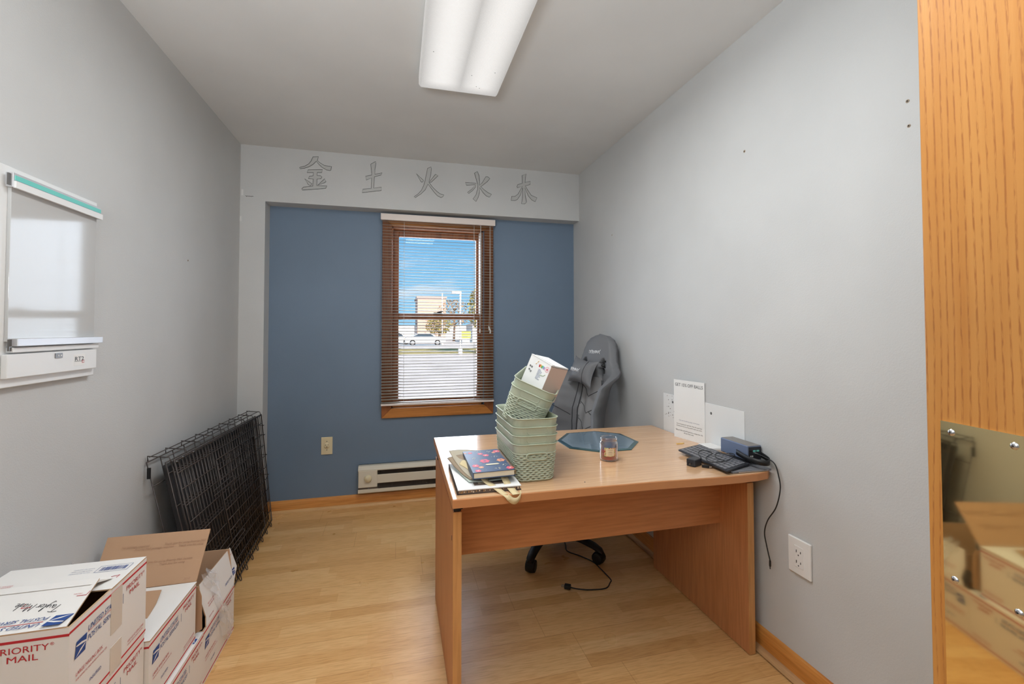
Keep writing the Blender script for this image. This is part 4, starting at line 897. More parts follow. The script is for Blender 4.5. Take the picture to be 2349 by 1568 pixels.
b.grid([[O + Vector((x, y, h)) for x, y in bring(h, of, NB)] for h, of in hs], 'sage_plastic', closed=True); b.build('rim', bk0)
b = MB(); b.grid([[O + Vector((x, y, h)) for x, y in bring(h, of, NB)] for h, of in ((.006, .0005), (.0, -.002), (.0015, -.006))], 'sage_plastic', closed=True); b.poly([O + Vector((x, y, .0018)) for x, y in bring(0, -.006, NB)], 'sage_plastic'); b.build('base', bk0)
for s_ in (-1, 1):
    b = MB(); pts = []
    for x, z in rrect(.074, .023, .0112, 6): pts.append(O + Vector((x, s_ * ((.296 + .026 * (.089 + z) / BH) / 2 + .0022), .089 + z)))
    b.tube(pts, .0026, 'sage_plastic', 6, closed=True)
    b.poly([p - Vector((0, s_ * .0012, 0)) for p in pts[:]], 'sage_dark') if False else None
    b.build('handle_ring', bk0)
for k, lb in ((1, 'sage green basket nested second from the bottom of the stack'), (2, 'sage green basket nested third from the bottom of the stack'), (3, 'topmost upright sage green basket of the stack, holding the tilted ones')):
    dup(bk0, loc=(.470 + .0008 * k, 1.652 + .0005 * k, DZ + .0292 * k + .0), label=lb)
TR = Matrix.Rotation(math.radians(-24), 4, 'Z') @ Matrix.Rotation(math.radians(23), 4, 'Y') @ Matrix.Rotation(math.radians(3), 4, 'X')
TB = Vector((.492, 1.725, .888))
for k, lb in ((0, 'tilted sage green basket resting inside the top of the stack'), (1, 'uppermost tilted sage green basket, holding the white gift box')):
    dup(bk0, loc=TB + TR.to_3x3() @ Vector((0, 0, .030 * k)), rot=TR.to_euler(), label=lb)
# white printed box standing in the tilted baskets
BT = TR @ Matrix.Rotation(math.radians(-36), 4, 'Z'); BO = TB + TR.to_3x3() @ Vector((.012, -.050, .108))
Mx = Matrix.Translation(BO) @ BT
gb = empty('gift_box', BO, 'white printed product box with pale pink side sticking out of the tilted baskets', 'box')
b = MB(); b.T = Mx; hw, hd, hh = .055, .050, .140
b.box(-hw, hw, -hd, hd, 0, hh, 'paper'); b.box(hw, hw + .0006, -hd + .001, hd - .001, .001, hh - .004, 'pink_side'); b.box(hw - .002, hw + .0008, -hd, hd, hh - .005, hh - .0035, 'book_dark')
yy = -hd - .0007
def rect(x0, x1, z0, z1, m): b.box(x0, x1, yy, -hd, z0, z1, m)
for i, m_ in enumerate(('ink_red', 'yellow_bit', 'leaf_green', 'teal', 'lilac')): rect(.000 + i * .006, .0055 + i * .006, .112 + (i % 2) * .002, .122 + (i % 2) * .002, m_)
b.lathe([(.010, .0004), (.0088, .0004)], (.043, yy, .118), 'flower_pink', 20, axis=(0, -1, 0)); b.lathe([(.004, .0004), (0, .0005)], (.043, yy, .118), 'flower_pink', 12, axis=(0, -1, 0))
for i in range(8): rect(.004, .004 + (.020 if i % 3 else .013), .103 - i * .005, .105 - i * .005, 'ink_grey')
for x, z in ((-.040, .100), (-.030, .099), (-.038, .086), (-.028, .082)):
    b.tube([(x + .0035 * math.cos(a * PI / 3), yy, z + .0035 * math.sin(a * PI / 3)) for a in range(6)], .0006, 'ink_black', 4, closed=True); b.tube([(x - .002, yy, z - .002), (x + .002, yy, z + .002)], .0006, 'ink_black', 4)
for x, z in ((-.012, .125), (-.018, .115)): b.tube([(x, yy, z), (x + .004, yy, z + .006)], .0012, 'yellow_bit', 4)
b.tube(spline([(.020, yy, .088), (.036, yy, .090), (.044, yy, .098)], 4), .0008, 'leaf_green', 4)
b.build('box_body', gb, bevel=0)
b = MB(); b.T = Mx; b.box(-hw - .001, hw + .001, -hd - .001, -hd + .012, hh, hh + .0015, 'paper').box(-hw, hw, -hd, hd, hh - .0002, hh + .0004, 'book_dark'); b.box(-hw, hw, hd - .08, hd, hh, hh + .0012, 'paper'); b.build('lid', gb)
# things seen in the top upright basket
b = MB(); b.T = Matrix.Translation((.448, 1.60, .898)) @ Euler((.25, .0, -.05)).to_matrix().to_4x4()
b.box(-.045, .045, -.075, .09, -.010, .004, 'page_cream').box(-.046, .046, -.076, .091, .004, .006, 'navy_cover')
for x, y in ((-.02, -.05), (.01, -.03), (.03, -.055), (-.03, 0)): b.lathe([(.009, .0062), (0, .0064)], (x, y, 0), 'flower_orange', 12)
mark(b.build('notebook', loc=(.448, 1.60, .88)), 'blue and orange flowered notebook lying inside the top upright basket', 'notebook')
b = MB(); b.T = Matrix.Translation((.508, 1.62, .935)) @ Euler((.25, .30, .1)).to_matrix().to_4x4(); b.box(-.010, .010, -.004, .004, -.03, .035, 'cord_white'); mark(b.build('cloth_label', loc=(.508, 1.62, .91), bevel=.002), 'pale folded cloth strip sticking up behind the tilted baskets', 'cloth strip')

# ================================================================== books, tote and notebook at the desk corner
Z0 = DZ + .0004
R1 = Matrix.Translation((.296, 1.585, Z0)) @ Matrix.Rotation(math.radians(-1.0), 4, 'Z')
pb = empty('photo_book', (.296, 1.585, Z0), 'white hardcover photo book lying flat at the left front corner of the desk', 'book')
b = MB(); b.T = R1; b.box(-.105, .105, -.145, .145, .013, .0155, 'paper').box(-.105, .105, -.145, .145, 0, .0025, 'book_dark').box(-.105, -.1025, -.145, .145, 0, .0155, 'book_dark')
b.box(-.045, .075, -.115, -.045, .0155, .0159, 'photo_dark'); b.box(-.030, .010, -.100, -.060, .0159, .0161, 'page_cream'); b.box(.02, .06, -.095, -.07, .0159, .0161, 'book_dark'); b.build('cover', pb)
b = MB(); b.T = R1; b.box(-.101, .101, -.1435, .141, .0027, .0128, 'photo_dark')
rnd = random.Random(3)
for k in range(40): x = -.098 + k * .0049; b.box(x, x + rnd.uniform(.001, .004), -.1438, -.1435, rnd.uniform(.004, .007), rnd.uniform(.008, .012), rnd.choice(['book_dark', 'page_cream', 'book_dark', 'gold'])); 
b.build('pages', pb)
# folded canvas tote: layers that sag over the book
def sheet(b, P_, m, th=.004, n=10):
    """curved cloth through a 2-D lattice of control rows"""
    rows = [spline(r, 5) for r in P_]; cols = list(zip(*rows)); rows = list(zip(*[spline(c_, 5) for c_ in cols]))
    b.grid([list(r) for r in rows], m)
tt = empty('canvas_tote', (.27, 1.58, DZ + .017), 'folded beige canvas tote bag lying on the photo book under the flowered notebook', 'tote bag')
zb_ = DZ + .0175
b = MB(); sheet(b, [[(.196, 1.745, zb_ + .020), (.245, 1.745, zb_ + .018), (.33, 1.735, zb_ + .016)], [(.204, 1.66, zb_ + .010), (.25, 1.655, zb_ + .011), (.34, 1.65, zb_ + .010)], [(.222, 1.565, zb_ + .004), (.265, 1.56, zb_ + .006), (.35, 1.56, zb_ + .006)], [(.236, 1.498, zb_ + .003), (.275, 1.490, zb_ + .003), (.35, 1.495, zb_ + .003)]], 'grey_cloth')
b.build('lining', tt, solid=.0025, label='pale grey-green lining')
b = MB(); sheet(b, [[(.188, 1.725, zb_ + .022), (.24, 1.73, zb_ + .030), (.34, 1.725, zb_ + .028)], [(.202, 1.655, zb_ + .015), (.25, 1.65, zb_ + .018), (.35, 1.65, zb_ + .018)], [(.223, 1.565, zb_ + .009), (.265, 1.565, zb_ + .012), (.355, 1.565, zb_ + .013)], [(.240, 1.508, zb_ + .008), (.285, 1.502, zb_ + .009), (.36, 1.505, zb_ + .009)]], 'kraft_dark')
b.build('back_panel', tt, solid=.003)
b = MB(); sheet(b, [[(.200, 1.775, zb_ + .036), (.25, 1.785, zb_ + .034), (.34, 1.775, zb_ + .026)], [(.212, 1.68, zb_ + .022), (.255, 1.68, zb_ + .022), (.345, 1.68, zb_ + .021)], [(.228, 1.58, zb_ + .013), (.270, 1.58, zb_ + .017), (.35, 1.575, zb_ + .0175)], [(.245, 1.510, zb_ + .011), (.285, 1.506, zb_ + .014), (.36, 1.512, zb_ + .015)]], 'kraft_cloth')
b.build('front_panel', tt, solid=.003)
b = MB(); sheet(b, [[(.222, 1.645, zb_ + .020), (.235, 1.667, zb_ + .026), (.252, 1.672, zb_ + .026)], [(.240, 1.60, zb_ + .018), (.255, 1.615, zb_ + .030), (.272, 1.61, zb_ + .024)], [(.262, 1.535, zb_ + .016), (.280, 1.545, zb_ + .021), (.290, 1.535, zb_ + .018)]], 'ribbon')
b.build('gathered_handle', tt, solid=.002)
def band(b, pts, wv, w, m):
    pts = [Vector(p) for p in pts]; b.grid([[p + Vector(q) * w / 2, p - Vector(q) * w / 2] for p, q in zip(pts, wv)], m)
b = MB(); zt2 = DZ + .0175
pa = spline([(.280, 1.505, zb_ + .018), (.292, 1.480, zt2 + .004), (.312, 1.450, DZ + .014), (.330, 1.425, DZ + .0035), (.345, 1.404, DZ - .004), (.352, 1.400, DZ - .014)], 4); band(b, pa, [(.95, .25, .0)] * len(pa), .022, 'ribbon')
pc = spline([(.352, 1.503, zb_ + .016), (.356, 1.478, zt2 + .004), (.361, 1.450, DZ + .012), (.368, 1.425, DZ + .004), (.372, 1.402, DZ + .0008)], 4); band(b, pc, [(.98, .15, .0)] * len(pc), .024, 'ribbon')
pd = spline([(.345, 1.403, DZ - .006), (.358, 1.398, DZ - .016), (.372, 1.397, DZ - .017), (.386, 1.400, DZ - .004), (.384, 1.406, DZ + .002)], 4); band(b, pd, [(.15, -.05, 1.0)] * len(pd), .020, 'ribbon')
b.tube([(.268, 1.502, zb_ + .014), (.295, 1.500, zb_ + .015)], .0045, 'ribbon', 8); b.build('ribbon_handle', tt, solid=.0012, label='creased cream ribbon handle hanging over the desk edge')
# flowered spiral notebook
nz0 = DZ + .041; R2 = Matrix.Translation((.318, 1.600, nz0)) @ Euler((math.radians(.6), math.radians(-1.0), math.radians(-.5))).to_matrix().to_4x4()
nb = empty('spiral_notebook', (.318, 1.600, nz0), 'navy spiral notebook with pink and orange flowers on top of the tote bag', 'notebook')
b = MB(); b.T = R2; W2, D2_ = .070, .128
b.box(-W2, W2, -D2_, D2_, .0165, .0185, 'navy_cover').box(-W2, W2, -D2_, D2_, -.003, -.001, 'navy_cover'); b.box(-W2 - .002, -W2, -D2_, D2_, -.003, .0185, 'navy_cover')
z = .0186; rnd = random.Random(21)
def fl(x, y, r, m, c_='flower_cream'):
    b.add([(x, y, z + .0002)] + [(x + r * (1 + .12 * math.cos(6 * a)) * math.cos(a), y + r * 1.15 * (1 + .12 * math.cos(6 * a)) * math.sin(a), z + .0002) for a in [2 * PI * k / 30 for k in range(30)]], [(0, 1 + k, 1 + (k + 1) % 30) for k in range(30)], m)
    b.lathe([(r * .3, z + .0004), (0, z + .0005)], (x, y, 0), c_, 10)
for x, y, r, m in ((-.048, .098, .008, 'flower_pink'), (-.013, .078, .010, 'flower_pink'), (.004, .055, .011, 'flower_pink'), (.052, .095, .013, 'flower_pink'), (.038, .082, .007, 'flower_orange'), (-.012, -.012, .017, 'flower_pink'), (.045, -.016, .014, 'flower_orange'), (-.052, -.058, .012, 'flower_pink'), (-.036, -.078, .009, 'flower_orange'), (-.052, -.112, .010, 'flower_pink'), (.058, -.108, .013, 'flower_pink'), (-.066, .10, .005, 'flower_orange')): fl(x, y, r, m, 'navy_cover' if r > .013 else 'flower_cream')
for x, y in ((-.045, .03), (.015, -.105), (.03, .035), (.05, -.07), (-.018, .11), (.02, .10)):
    for k in range(9): a, q = rnd.uniform(0, 6.3), rnd.uniform(.002, .013); b.lathe([(.0016, z + .0003), (0, z + .0004)], (x + q * math.cos(a), y + q * math.sin(a), 0), 'flower_cream', 6)
for k in range(46): x, y = rnd.uniform(-.066, .066), rnd.uniform(-.12, .12); b.lathe([(.001, z + .0002), (0, z + .0003)], (x, y, 0), rnd.choice(['ink_grey', 'flower_cream', 'mirror_bevel']), 5)
b.poly([(-.018, -.056, z + .0007), (-.013, -.062, z + .0007), (.026, -.062, z + .0007), (.032, -.056, z + .0007), (.026, -.049, z + .0007), (-.013, -.049, z + .0007)], 'flower_cream'); b.build('cover', nb)
b = MB(); b.T = R2; b.box(-W2 + .001, W2 - .003, -D2_ + .002, D2_ - .002, -.0008, .0163, 'page_cream'); b.build('pages', nb)
b = MB(); b.T = R2
for k in range(26):
    y = -D2_ + .010 + k * .0096; b.tube([(W2 - .004 + .009 * math.cos(a), y + .0008 * math.sin(a), .0078 + .0125 * math.sin(a)) for a in [2 * PI * i / 12 for i in range(12)]], .0007, 'gold', 4, closed=True)
b.build('spiral_binding', nb, label='gold wire spiral')

# ================================================================== octagonal mirror tile
om = empty('table_mirror', (.915, 1.965, DZ), 'octagonal glass mirror lying flat at the back of the desk', 'mirror')
oc = [(.736, 2.020), (.835, 2.152), (.992, 2.160), (1.092, 2.075), (1.095, 1.905), (.995, 1.790), (.848, 1.788), (.742, 1.880)]
cxo, cyo = sum(p[0] for p in oc) / 8, sum(p[1] for p in oc) / 8
inn = [(cxo + (x - cxo) * .90, cyo + (y - cyo) * .90) for x, y in oc]
b = MB(); b.grid([[(x, y, DZ) for x, y in oc], [(x, y, DZ + .003) for x, y in oc]], 'mirror_edge', smooth=False, closed=True)
b.poly([(x, y, DZ + .005) for x, y in inn], 'mirror_glass'); b.build('mirror_face', om)
MB().grid([[(x, y, DZ + .003) for x, y in oc], [(x, y, DZ + .005) for x, y in inn]], 'mirror_bevel', smooth=False, closed=True).build('bevel', om)

# ================================================================== candle jar
jc = (.832, 1.680, DZ)
cj = empty('jar_candle', jc, 'half-burnt red candle in a clear glass jar with a flowered label on the desk', 'candle')
b = MB(); b.lathe([(0, .001), (.030, .001), (.0345, .004), (.0355, .010), (.0355, .068), (.034, .074), (.0315, .077), (.0315, .080), (.0335, .082), (.0335, .090), (.0315, .0925), (.0295, .090), (.029, .078), (.0325, .070), (.0325, .010), (.030, .007), (0, .007)], jc, 'jar_glass', 40); b.build('glass_jar', cj)
b = MB(); b.lathe([(0, .0075), (.0318, .0075), (.0318, .024), (.024, .022), (0, .020)], jc, 'wax', 36)
b.lathe([(.0318, .024), (.0318, .034), (.030, .024)], jc, 'flower_pink', 36); b.build('wax', cj)
MB().tube([Vector(jc) + Z_ * .020, Vector(jc) + Vector((.001, 0, .030))], .0012, 'book_dark', 6).build('wick', cj)
b = MB(); A0 = math.atan2(-jc[1], -jc[0]) + .16
def lab(a, z, r=.0359): return (jc[0] + r * math.cos(A0 + a), jc[1] + r * math.sin(A0 + a), DZ + z)
def lpatch(a0, a1, z0, z1, m, r): b.grid([[lab(a0 + (a1 - a0) * i / 8, z, r) for i in range(9)] for z in (z0, z1)], m)
lpatch(-.66, .66, .022, .056, 'label_rim', .0358); lpatch(-.46, .46, .025, .053, 'label_cream', .0360)
rnd = random.Random(6)
for k in range(34):
    e_ = k % 2; a = rnd.choice([-1, 1]) * rnd.uniform(.50, .62) if e_ else rnd.uniform(-.6, .6); z = rnd.uniform(.024, .054) if e_ else rnd.choice([.0235, .0545])
    lpatch(a - .045, a + .045, z - .0015, z + .0015, rnd.choice(['ink_red', 'ink_red', 'leaf_green', 'flower_orange']), .0362)
for z, w_ in ((.048, .28), (.041, .18), (.037, .24), (.030, .22)): lpatch(-w_, w_, z - .0006, z + .0006, 'ink_soft', .0362)
b.build('label', cj)

# ================================================================== sign, bare patch, small bits
sg = Vector((1.330, 1.970, DZ)); su = Vector((.033, -.183, 0)).normalized(); sw, sh = .188, .280; sn = Vector((-su.y, su.x, 0)); 
if sn.dot(-sg) < 0: sn = -sn
sn = -su.cross(Z_) if (su.cross(Z_)).dot(Vector((-1, 0, 0))) < 0 else su.cross(Z_)
sr = empty('promo_sign', sg, 'white printed sign reading GET 15% OFF BALLS leaning on the right wall', 'sign')
b = MB(); c0 = sg + su * sw / 2 + Z_ * (sh / 2) ; b.obox(c0, su * sw / 2, sn * .0012, Z_ * sh / 2, 'paper')
sp_ = lambda x, z: sg + su * x + Z_ * z + sn * .0016
b.text('GET 15% OFF BALLS', sp_(sw / 2, .250), su, Z_, .021, 'ink_black', width=.170, align=.5)
for s_, z, w_ in (('visit our booking page to browse', .084, .125), ('Stop overpaying for golf balls. Play the same top', .066, .155), ("brands you love at prices that'll make you smile.", .056, .155)): b.text(s_, sp_(sw / 2, z), su, Z_, .0075, 'ink_grey' if z > .08 else 'dark_fin', width=w_, align=.5)
b.text("Sign up today and we'll send you a coupon for 15%", sp_(sw / 2, .036), su, Z_, .0080, 'ink_black', width=.165, align=.5); b.text('off your first order.', sp_(sw / 2, .026), su, Z_, .0080, 'ink_black', width=.062, align=.5)
b.build('sign_board', sr, bevel=0)
b = MB(); b.box(XR - .0022, XR, 1.546, 2.117, .640, .897, 'patch_white'); rnd = random.Random(9)
for k in range(26): y, z = rnd.uniform(2.01, 2.11), rnd.uniform(.78, .89); b.box(XR - .0026, XR - .002, y, y + rnd.uniform(.002, .006), z, z + rnd.uniform(.001, .006), 'dark_fin')
for y, z in ((1.745, .885 - .03), (2.035, .86)):
    b.lathe([(.0065, .0024), (.0042, .003), (.003, .0024), (0, .0024)], (XR, y, z), 'steel_dark', 12, axis=(-1, 0, 0))
mark(b.build('bare_wall_patch', loc=(XR, 1.83, .64)), 'white unpainted rectangular patch with old screw holes on the right wall behind the desk', 'wall patch')
b = MB(); b.T = Matrix.Translation((1.266, 1.832, DZ)); b.prism([(-.018, -.004, 0), (.005, -.006, 0), (.020, -.002, 0), (.016, .005, 0), (-.004, .003, 0), (-.017, .006, 0)], (0, 0, .003), 'yellow_bit'); mark(b.build('paper_scrap', loc=(1.266, 1.832, DZ)), 'tiny yellow scrap lying on the desk in front of the sign', 'scrap')
b = MB(); b.box(1.29, 1.362, 1.655, 1.745, DZ, DZ + .022, 'white_plastic'); mark(b.build('white_case', loc=(1.32, 1.70, DZ), bevel=.008), 'small white rounded case on the desk between sign and dock', 'case')
for x, y, lb in ((.60, 1.455, 'dark crumb on the desk near its front edge'),): mark(MB().lathe([(0, .003), (.0022, .0015), (.001, 0)], (x + .03, y, DZ), 'steel_dark', 8).build('crumb', loc=(x, y, DZ)), lb, 'crumb')

# ================================================================== tablet, keyboard, dock, cables
tb = empty('tablet', (1.27, 1.50, DZ), 'thin dark tablet lying under the keyboard at the right desk corner', 'tablet')
R3 = Matrix.Translation((1.272, 1.500, DZ)) @ Matrix.Rotation(math.radians(-1), 4, 'Z')
b = MB(); b.T = R3; b.box(-.084, .084, -.098, .11, 0, .008, 'key_grey'); b.build('tablet_body', tb, bevel=.002); 
b = MB(); b.T = R3; b.box(-.060, .070, -.0995, -.097, .002, .006, 'steel'); b.build('edge_strip', tb)
kq = Vector((1.154, 1.392, DZ + .0125)); ky = Vector((.000, .290, .002)).normalized(); kx = Vector((.166, .060, .0)).normalized(); kx = (kx - ky * kx.dot(ky)).normalized()
# long axis runs into depth (ky), short axis towards the wall (kx)
kx = Vector((.945, .325, .010)).normalized(); KO = Vector((1.156, 1.396, DZ + .010)); kn = kx.cross(ky).normalized()
kbd = empty('keyboard', KO, 'slim dark computer keyboard with grey keys on the right front corner of the desk', 'keyboard')
def kpnt(a, c, h=0): return KO + ky * a + kx * c + kn * h
b = MB(); q = [kpnt(0, 0), kpnt(.290, 0), kpnt(.290, .150), kpnt(0, .150)]; b.prism([p for p in q], kn * .007, 'keyboard_body'); b.build('keyboard_body', kbd, bevel=.0015)
b = MB(); b.prism([kpnt(.005, .138, -.006), kpnt(.05, .138, -.006), kpnt(.05, .150, -.006), kpnt(.005, .150, -.006)], kn * .006, 'keyboard_body'); b.build('foot', kbd)
rows_ = [(.013, [1, 1, 1, 1, 5.2, 1, 1, 1, 1, 1]), (.037, [2.2] + [1] * 10 + [1.9]), (.061, [1.7] + [1] * 11 + [1.4]), (.085, [1.4] + [1] * 12 + [.8]), (.109, [1] * 13 + [1.4]), (.131, [1] * 14)]
KM = {}
for c0_, ws in rows_:
    tot = sum(ws); a = .278; un = .268 / tot
    for w_ in ws:
        key = round(w_ * un, 4); ln_ = w_ * un - .0026; a0 = a - w_ * un; o_ = kpnt(a0 + .0013, c0_ - .0095, .0072); h_ = .017 if c0_ < .12 else .012
        if (key, h_) not in KM:
            m_ = MB(); m_.prism([o_, o_ + ky * ln_, o_ + ky * ln_ + kx * h_, o_ + kx * h_], kn * .0022, 'key_grey')
            ko = m_.build('keycap', kbd); KM[(key, h_)] = (ko, o_.copy())
        else:
            src, so = KM[(key, h_)]; ko = src.copy(); COL.objects.link(ko); ko.parent = kbd; ko.location = o_ - so
        a = a0
dq = empty('docking_station', (1.331, 1.53, DZ + .0225), 'blue-grey metal block-shaped docking station behind the keyboard against the wall', 'dock')
b = MB(); zd = DZ + .0235; b.box(1.300, 1.362, 1.456, 1.606, zd, zd + .056, 'dock_blue'); b.build('dock_case', dq, bevel=.003)
MB().box(1.3035, 1.3585, 1.4565, 1.604, zd + .0555, zd + .0566, 'dock_grey').build('top_panel', dq, bevel=0)
b = MB(); b.box(1.303, 1.359, 1.4545, 1.4565, zd + .004, zd + .052, 'keyboard_body'); fp = b.build('port_panel', dq, bevel=0)
for x in (1.312, 1.328, 1.344): MB().box(x - .006, x + .006, 1.4537, 1.4547, zd + .034, zd + .040, 'teal' if x > 1.32 else 'dark_slot').build('port', fp)
for x in (1.312, 1.320): MB().box(x - .002, x + .002, 1.4537, 1.4547, zd + .014, zd + .020, 'white_plastic').build('port', fp)
b = MB(); st_ = spline([(1.302, 1.522, zd + .020), (1.292, 1.470, zd + .016), (1.292, 1.418, zd + .012), (1.318, 1.388, zd + .010), (1.346, 1.400, zd + .012), (1.359, 1.440, zd + .018), (1.3625, 1.490, zd + .024)], 6); band(b, st_, [(0, 0, 1)] * len(st_), .020, 'black_plastic')
mark(b.build('elastic_strap', loc=(1.30, 1.42, zd), solid=.0022), 'black elastic strap looping in front of the docking station', 'strap')
zc_ = DZ + .0245
ca = spline([(1.325, 1.452, zd + .030), (1.338, 1.420, zd + .024), (1.352, 1.385, zd + .008), (1.352, 1.366, DZ - .01), (1.350, 1.358, .650), (1.347, 1.375, .580), (1.343, 1.410, .520), (1.341, 1.424, .470), (1.341, 1.415, .425), (1.340, 1.399, .378)], 8)
cb_ = empty('usb_cable', ca[0], 'thin black cable hanging from the dock over the desk corner beside the wall', 'cable')
MB().tube(ca, .0022, 'black_plastic', 8).build('cable', cb_)
MB().lathe([(.0032, 0), (.0036, .006), (.0036, .018), (.0026, .022), (.0016, .023), (.0016, .030)], ca[-1], 'black_plastic', 10, axis=(-.05, -.05, -1)).build('connector', cb_)
MB().lathe([(.003, 0), (.0035, .008), (.002, .022)], (1.325, 1.458, zd + .030), 'steel', 10, axis=(.3, -1, -.1)).build('plug', cb_)
kz = DZ + .0235
ch_ = empty('phone_charger', (1.12, 1.54, DZ), 'small black wall charger with a looped cord lying on the keyboard', 'charger')
b = MB(); cu = Vector((.90, .42, 0)).normalized(); cv = Vector((-.42, .90, 0)).normalized(); cc0 = Vector((1.118, 1.530, DZ + .014)); b.obox(cc0, cu * .026, cv * .018, Z_ * .0135, 'keyboard_body'); b.build('charger_body', ch_, bevel=.003)
for s_ in (-1, 1): MB().obox(cc0 - cu * .034 + cv * .006 * s_, cu * .009, cv * .0008, Z_ * .003, 'steel').build('prong', ch_)
lp_ = spline([(1.150, 1.530, kz + .003), (1.178, 1.585, kz + .004), (1.215, 1.615, kz + .006), (1.240, 1.600, kz + .004), (1.232, 1.572, kz + .003), (1.180, 1.538, kz + .002), (1.155, 1.505, kz + .002), (1.150, 1.478, kz + .002), (1.190, 1.466, kz + .003), (1.245, 1.484, kz + .004), (1.288, 1.512, kz + .010), (1.288, 1.535, kz + .010), (1.270, 1.548, kz + .006), (1.262, 1.572, kz + .004), (1.240, 1.562, kz + .003), (1.215, 1.530, kz + .003), (1.204, 1.498, kz + .003), (1.215, 1.480, kz + .003)], 6)
MB().tube(lp_, .0016, 'black_plastic', 6).build('cord', ch_)
b = MB(); b.obox((1.140, 1.492, DZ + .006), (.010, -.008, 0), (.003, .004, 0), (0, 0, .004), 'black_plastic'); b.obox((1.153, 1.482, DZ + .006), (.004, -.003, 0), (.002, .003, 0), (0, 0, .002), 'steel'); b.build('connector', ch_)
# power cord with plug on the floor under the desk
pcd = empty('power_cord', (.9, 2.1, 0), 'thin black power cord with a plug snaking on the floor under the desk', 'cord')
fz = .0035
MB().tube(spline([(1.10, 2.86, fz), (1.00, 2.66, fz), (.953, 2.50, fz), (.938, 2.44, fz), (.924, 2.375, fz), (.974, 2.306, fz), (1.012, 2.235, fz), (1.02, 2.172, fz), (1.024, 2.114, fz), (1.025, 2.055, fz), (1.010, 2.034, fz), (.968, 1.995, fz), (.89, 2.002, fz), (.835, 2.020, fz + .002), (.806, 2.033, fz + .006)], 6), .0028, 'black_plastic', 6).build('cord', pcd)
b = MB(); pu = Vector((-.85, .52, 0)).normalized(); pv = Vector((.52, .85, 0)).normalized(); p0 = Vector((.793, 2.041, .011)); b.obox(p0, pu * .015, pv * .012, Z_ * .009, 'black_plastic'); po_ = b.build('plug', pcd, bevel=.003)
for s_ in (-1, 1): MB().obox(p0 + pu * .022 + pv * .006 * s_, pu * .008, pv * .0007, Z_ * .003, 'steel').build('prong', po_)

# ================================================================== what the window looks out on
b = MB(); b.box(-60, 90, YB + .17, 170, GZ - .3, GZ, 'asphalt'); struct(b, 'ground_parking')
b = MB(); b.box(-40, 70, 33, 44, GZ, GZ + .04, 'dry_grass'); mark(b.build('grass_strip', loc=(2, 33, GZ)), 'strip of dry grass crossing the parking lot outside', 'grass', kind='stuff')
def car(name, x0, y, L, label, body, van=False, flip=False):
    r = empty(name, (x0 + L / 2, y, GZ), label, 'car'); zb = GZ + .18; Wd = 1.8
    prof = [(0, .42), (.02, .18), (.14, .10), (.86, .08), (.98, .16), (1, .42), (.97, .60), (.80, .66), (.68, .98 if not van else 1.15), (.60, 1.06 if not van else 1.25), (.34, 1.06 if not van else 1.3), (.16, .78 if not van else 1.28), (.03, .70)]
    if flip: prof = [(1 - a, z) for a, z in prof][::-1]
    b = MB(); b.prism([(x0 + a * L, y - Wd / 2, zb + z * 1.15) for a, z in prof], (0, Wd, 0), body); b.build('car_body', r, bevel=.06)
    b = MB(); wp = [(.21, .78), (.36, 1.0), (.58, 1.0), (.66, .90), (.73, .68), (.21, .70)]
    if van: wp = [(.10, .80), (.14, 1.15), (.58, 1.18), (.66, .98), (.73, .70), (.10, .72)]
    if flip: wp = [(1 - a, z) for a, z in wp][::-1]
    b.prism([(x0 + a * L, y - Wd / 2 - .01, zb + z * 1.15) for a, z in wp], (0, .02, 0), 'dark_glass'); b.build('side_window', r)
    for a in (.19, .79):
        b = MB(); c_ = (x0 + a * L, y - Wd / 2 + .1, GZ + .33); b.lathe([(0, .12), (.26, .12), (.33, .10), (.33, -.12), (0, -.12)], c_, 'tyre', 24, axis=(0, -1, 0)); b.lathe([(.20, .13), (0, .14)], c_, 'steel', 12, axis=(0, -1, 0)); b.build('wheel', r)
    MB().box(x0 - .02, x0 + .1, y - Wd / 2 + .1, y + Wd / 2 - .1, zb + .45, zb + .62, 'flower_orange' if not flip else 'white_far').build('lights', r)
    return r
car('parked_car', .85, 52, 4.55, 'silver sedan parked outside beyond the grass strip', 'car_silver')
car('parked_car', -2.6, 57, 4.7, 'white car parked behind the silver sedan outside', 'car_white', van=True)
fb = empty('far_building', (7, 84, GZ), 'large tan brick building far beyond the parking lot', 'building')
b = MB(); b.box(3.6, 8.6, 82, 92, GZ, 6.9, 'brick_far').box(-14, 14.5, 84, 92, GZ, 1.9, 'white_far'); b.build('walls', fb)
MB().box(3.4, 8.8, 81.8, 92, 6.9, 7.2, 'roof_far').build('roof_edge', fb)
for k in range(6): MB().box(-12 + k * 2.2, -10.8 + k * 2.2, 83.9, 84, .3, 1.3, 'dark_glass').build('window', fb)
def post(x, y, h, label, head=0):
    r = empty('lamp_post', (x, y, GZ), label, 'lamp post'); MB().tube([(x, y, GZ), (x, y, h)], .06, 'white_far', 8).build('pole', r); MB().tube([(x, y, GZ), (x, y, GZ + .5)], .15, 'white_far', 12).build('footing', r)
    if head: MB().box(x - .62, x + .05, y - .16, y + .16, h - .02, h + .14, 'white_far').build('lamp_head', r, bevel=.03)
post(4.39, 32, 3.81, 'tall white lamp post with a flat head in the parking lot', 1); post(5.25, 54, 5.6, 'plain white pole standing beside the silver sedan')
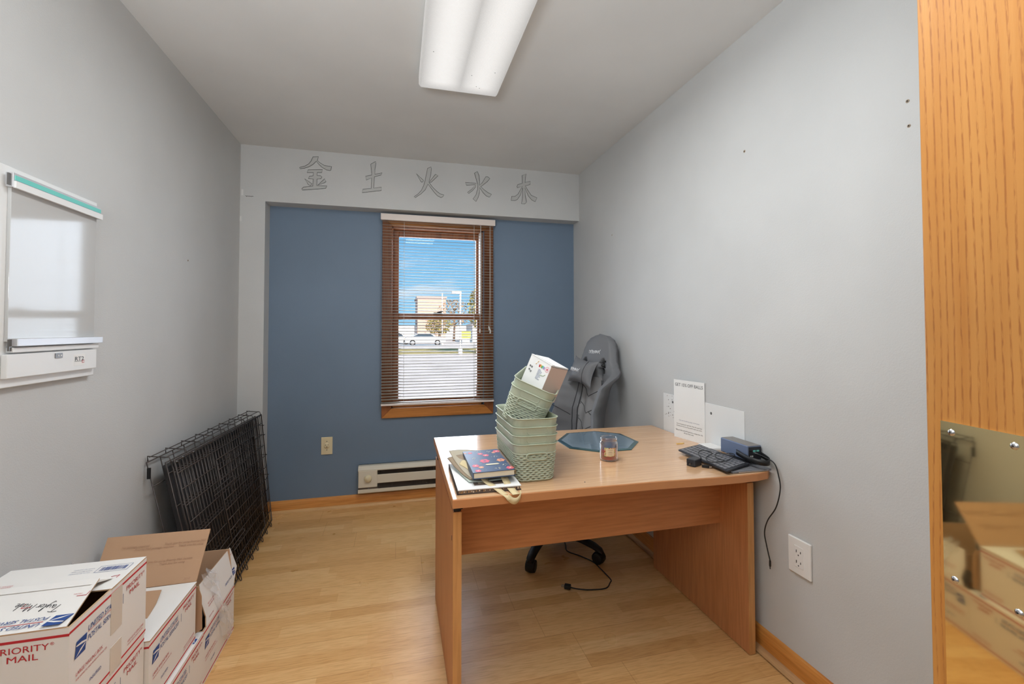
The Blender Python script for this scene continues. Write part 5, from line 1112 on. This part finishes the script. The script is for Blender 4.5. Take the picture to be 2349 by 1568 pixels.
b = MB(); b.obox((8.7, 58, .6), (.6, 0, 0), (0, .05, 0), (0, 0, .45), 'lime'); b.obox((8.7, 58.1, -.2), (.5, 0, 0), (0, .03, 0), (0, 0, .36), 'white_far'); mark(b.build('street_sign', loc=(8.9, 58, GZ)), 'lime green roadside sign right of the lamp post outside', 'sign')
def tree(x, y, h, cr, label, leaf, n, seed):
    rnd = random.Random(seed); r = empty('tree', (x, y, GZ), label, 'tree', 'trees beyond the parking lot')
    b = MB(); b.tube([(x, y, GZ), (x + .1, y, GZ + h * .45), (x, y, GZ + h * .8)], [.22, .15, .05], 'bark', 7)
    for k in range(16):
        z = GZ + h * rnd.uniform(.35, .75); a = rnd.uniform(0, 6.3); L = cr * rnd.uniform(.6, 1.05)
        b.tube([(x, y, z), (x + L * .5 * math.cos(a), y + L * .5 * math.sin(a), z + h * .10), (x + L * math.cos(a), y + L * math.sin(a), z + h * .24)], [.07, .045, .015], 'bark', 5)
    b.build('trunk', r); b = MB()
    for k in range(n):
        a, q, z = rnd.uniform(0, 6.3), cr * rnd.random() ** .5, rnd.uniform(-1, 1); q *= (1 - z * z * .8) ** .5
        c_ = Vector((x + q * math.cos(a), y + q * math.sin(a), GZ + h * .68 + z * h * .32)); s_ = rnd.uniform(.08, .2); d1 = Vector((rnd.uniform(-1, 1), rnd.uniform(-1, 1), rnd.uniform(-1, 1))).normalized(); d2 = d1.cross(Vector((.3, .5, .8))).normalized()
        b.poly([c_ + d1 * s_, c_ + d2 * s_ * .6, c_ - d1 * s_, c_ - d2 * s_ * .6], leaf)
    b.build('foliage', r)
tree(6.4, 32, 4.9, 1.6, 'tan-leaved tree at the right edge of the window view', 'leaves_tan', 1500, 1)
tree(8.6, 70, 6.4, 2.6, 'rust-leaved thin tree in front of the brick building', 'leaves_rust', 700, 2)
tree(5.6, 62, 3.4, 1.9, 'low yellow shrub-like tree behind the silver sedan', 'leaves_tan', 900, 3)
b = MB(); b.box(10.2, 16, 62, 68, GZ, 1.9, 'white_far').prism([(10.0, 61.8, 1.9), (16.2, 61.8, 1.9), (13.1, 61.8, 3.0)], (0, 6, 0), 'roof_far'); mark(b.build('small_house', loc=(13, 65, GZ)), 'small white gabled house at the right of the window view', 'house')
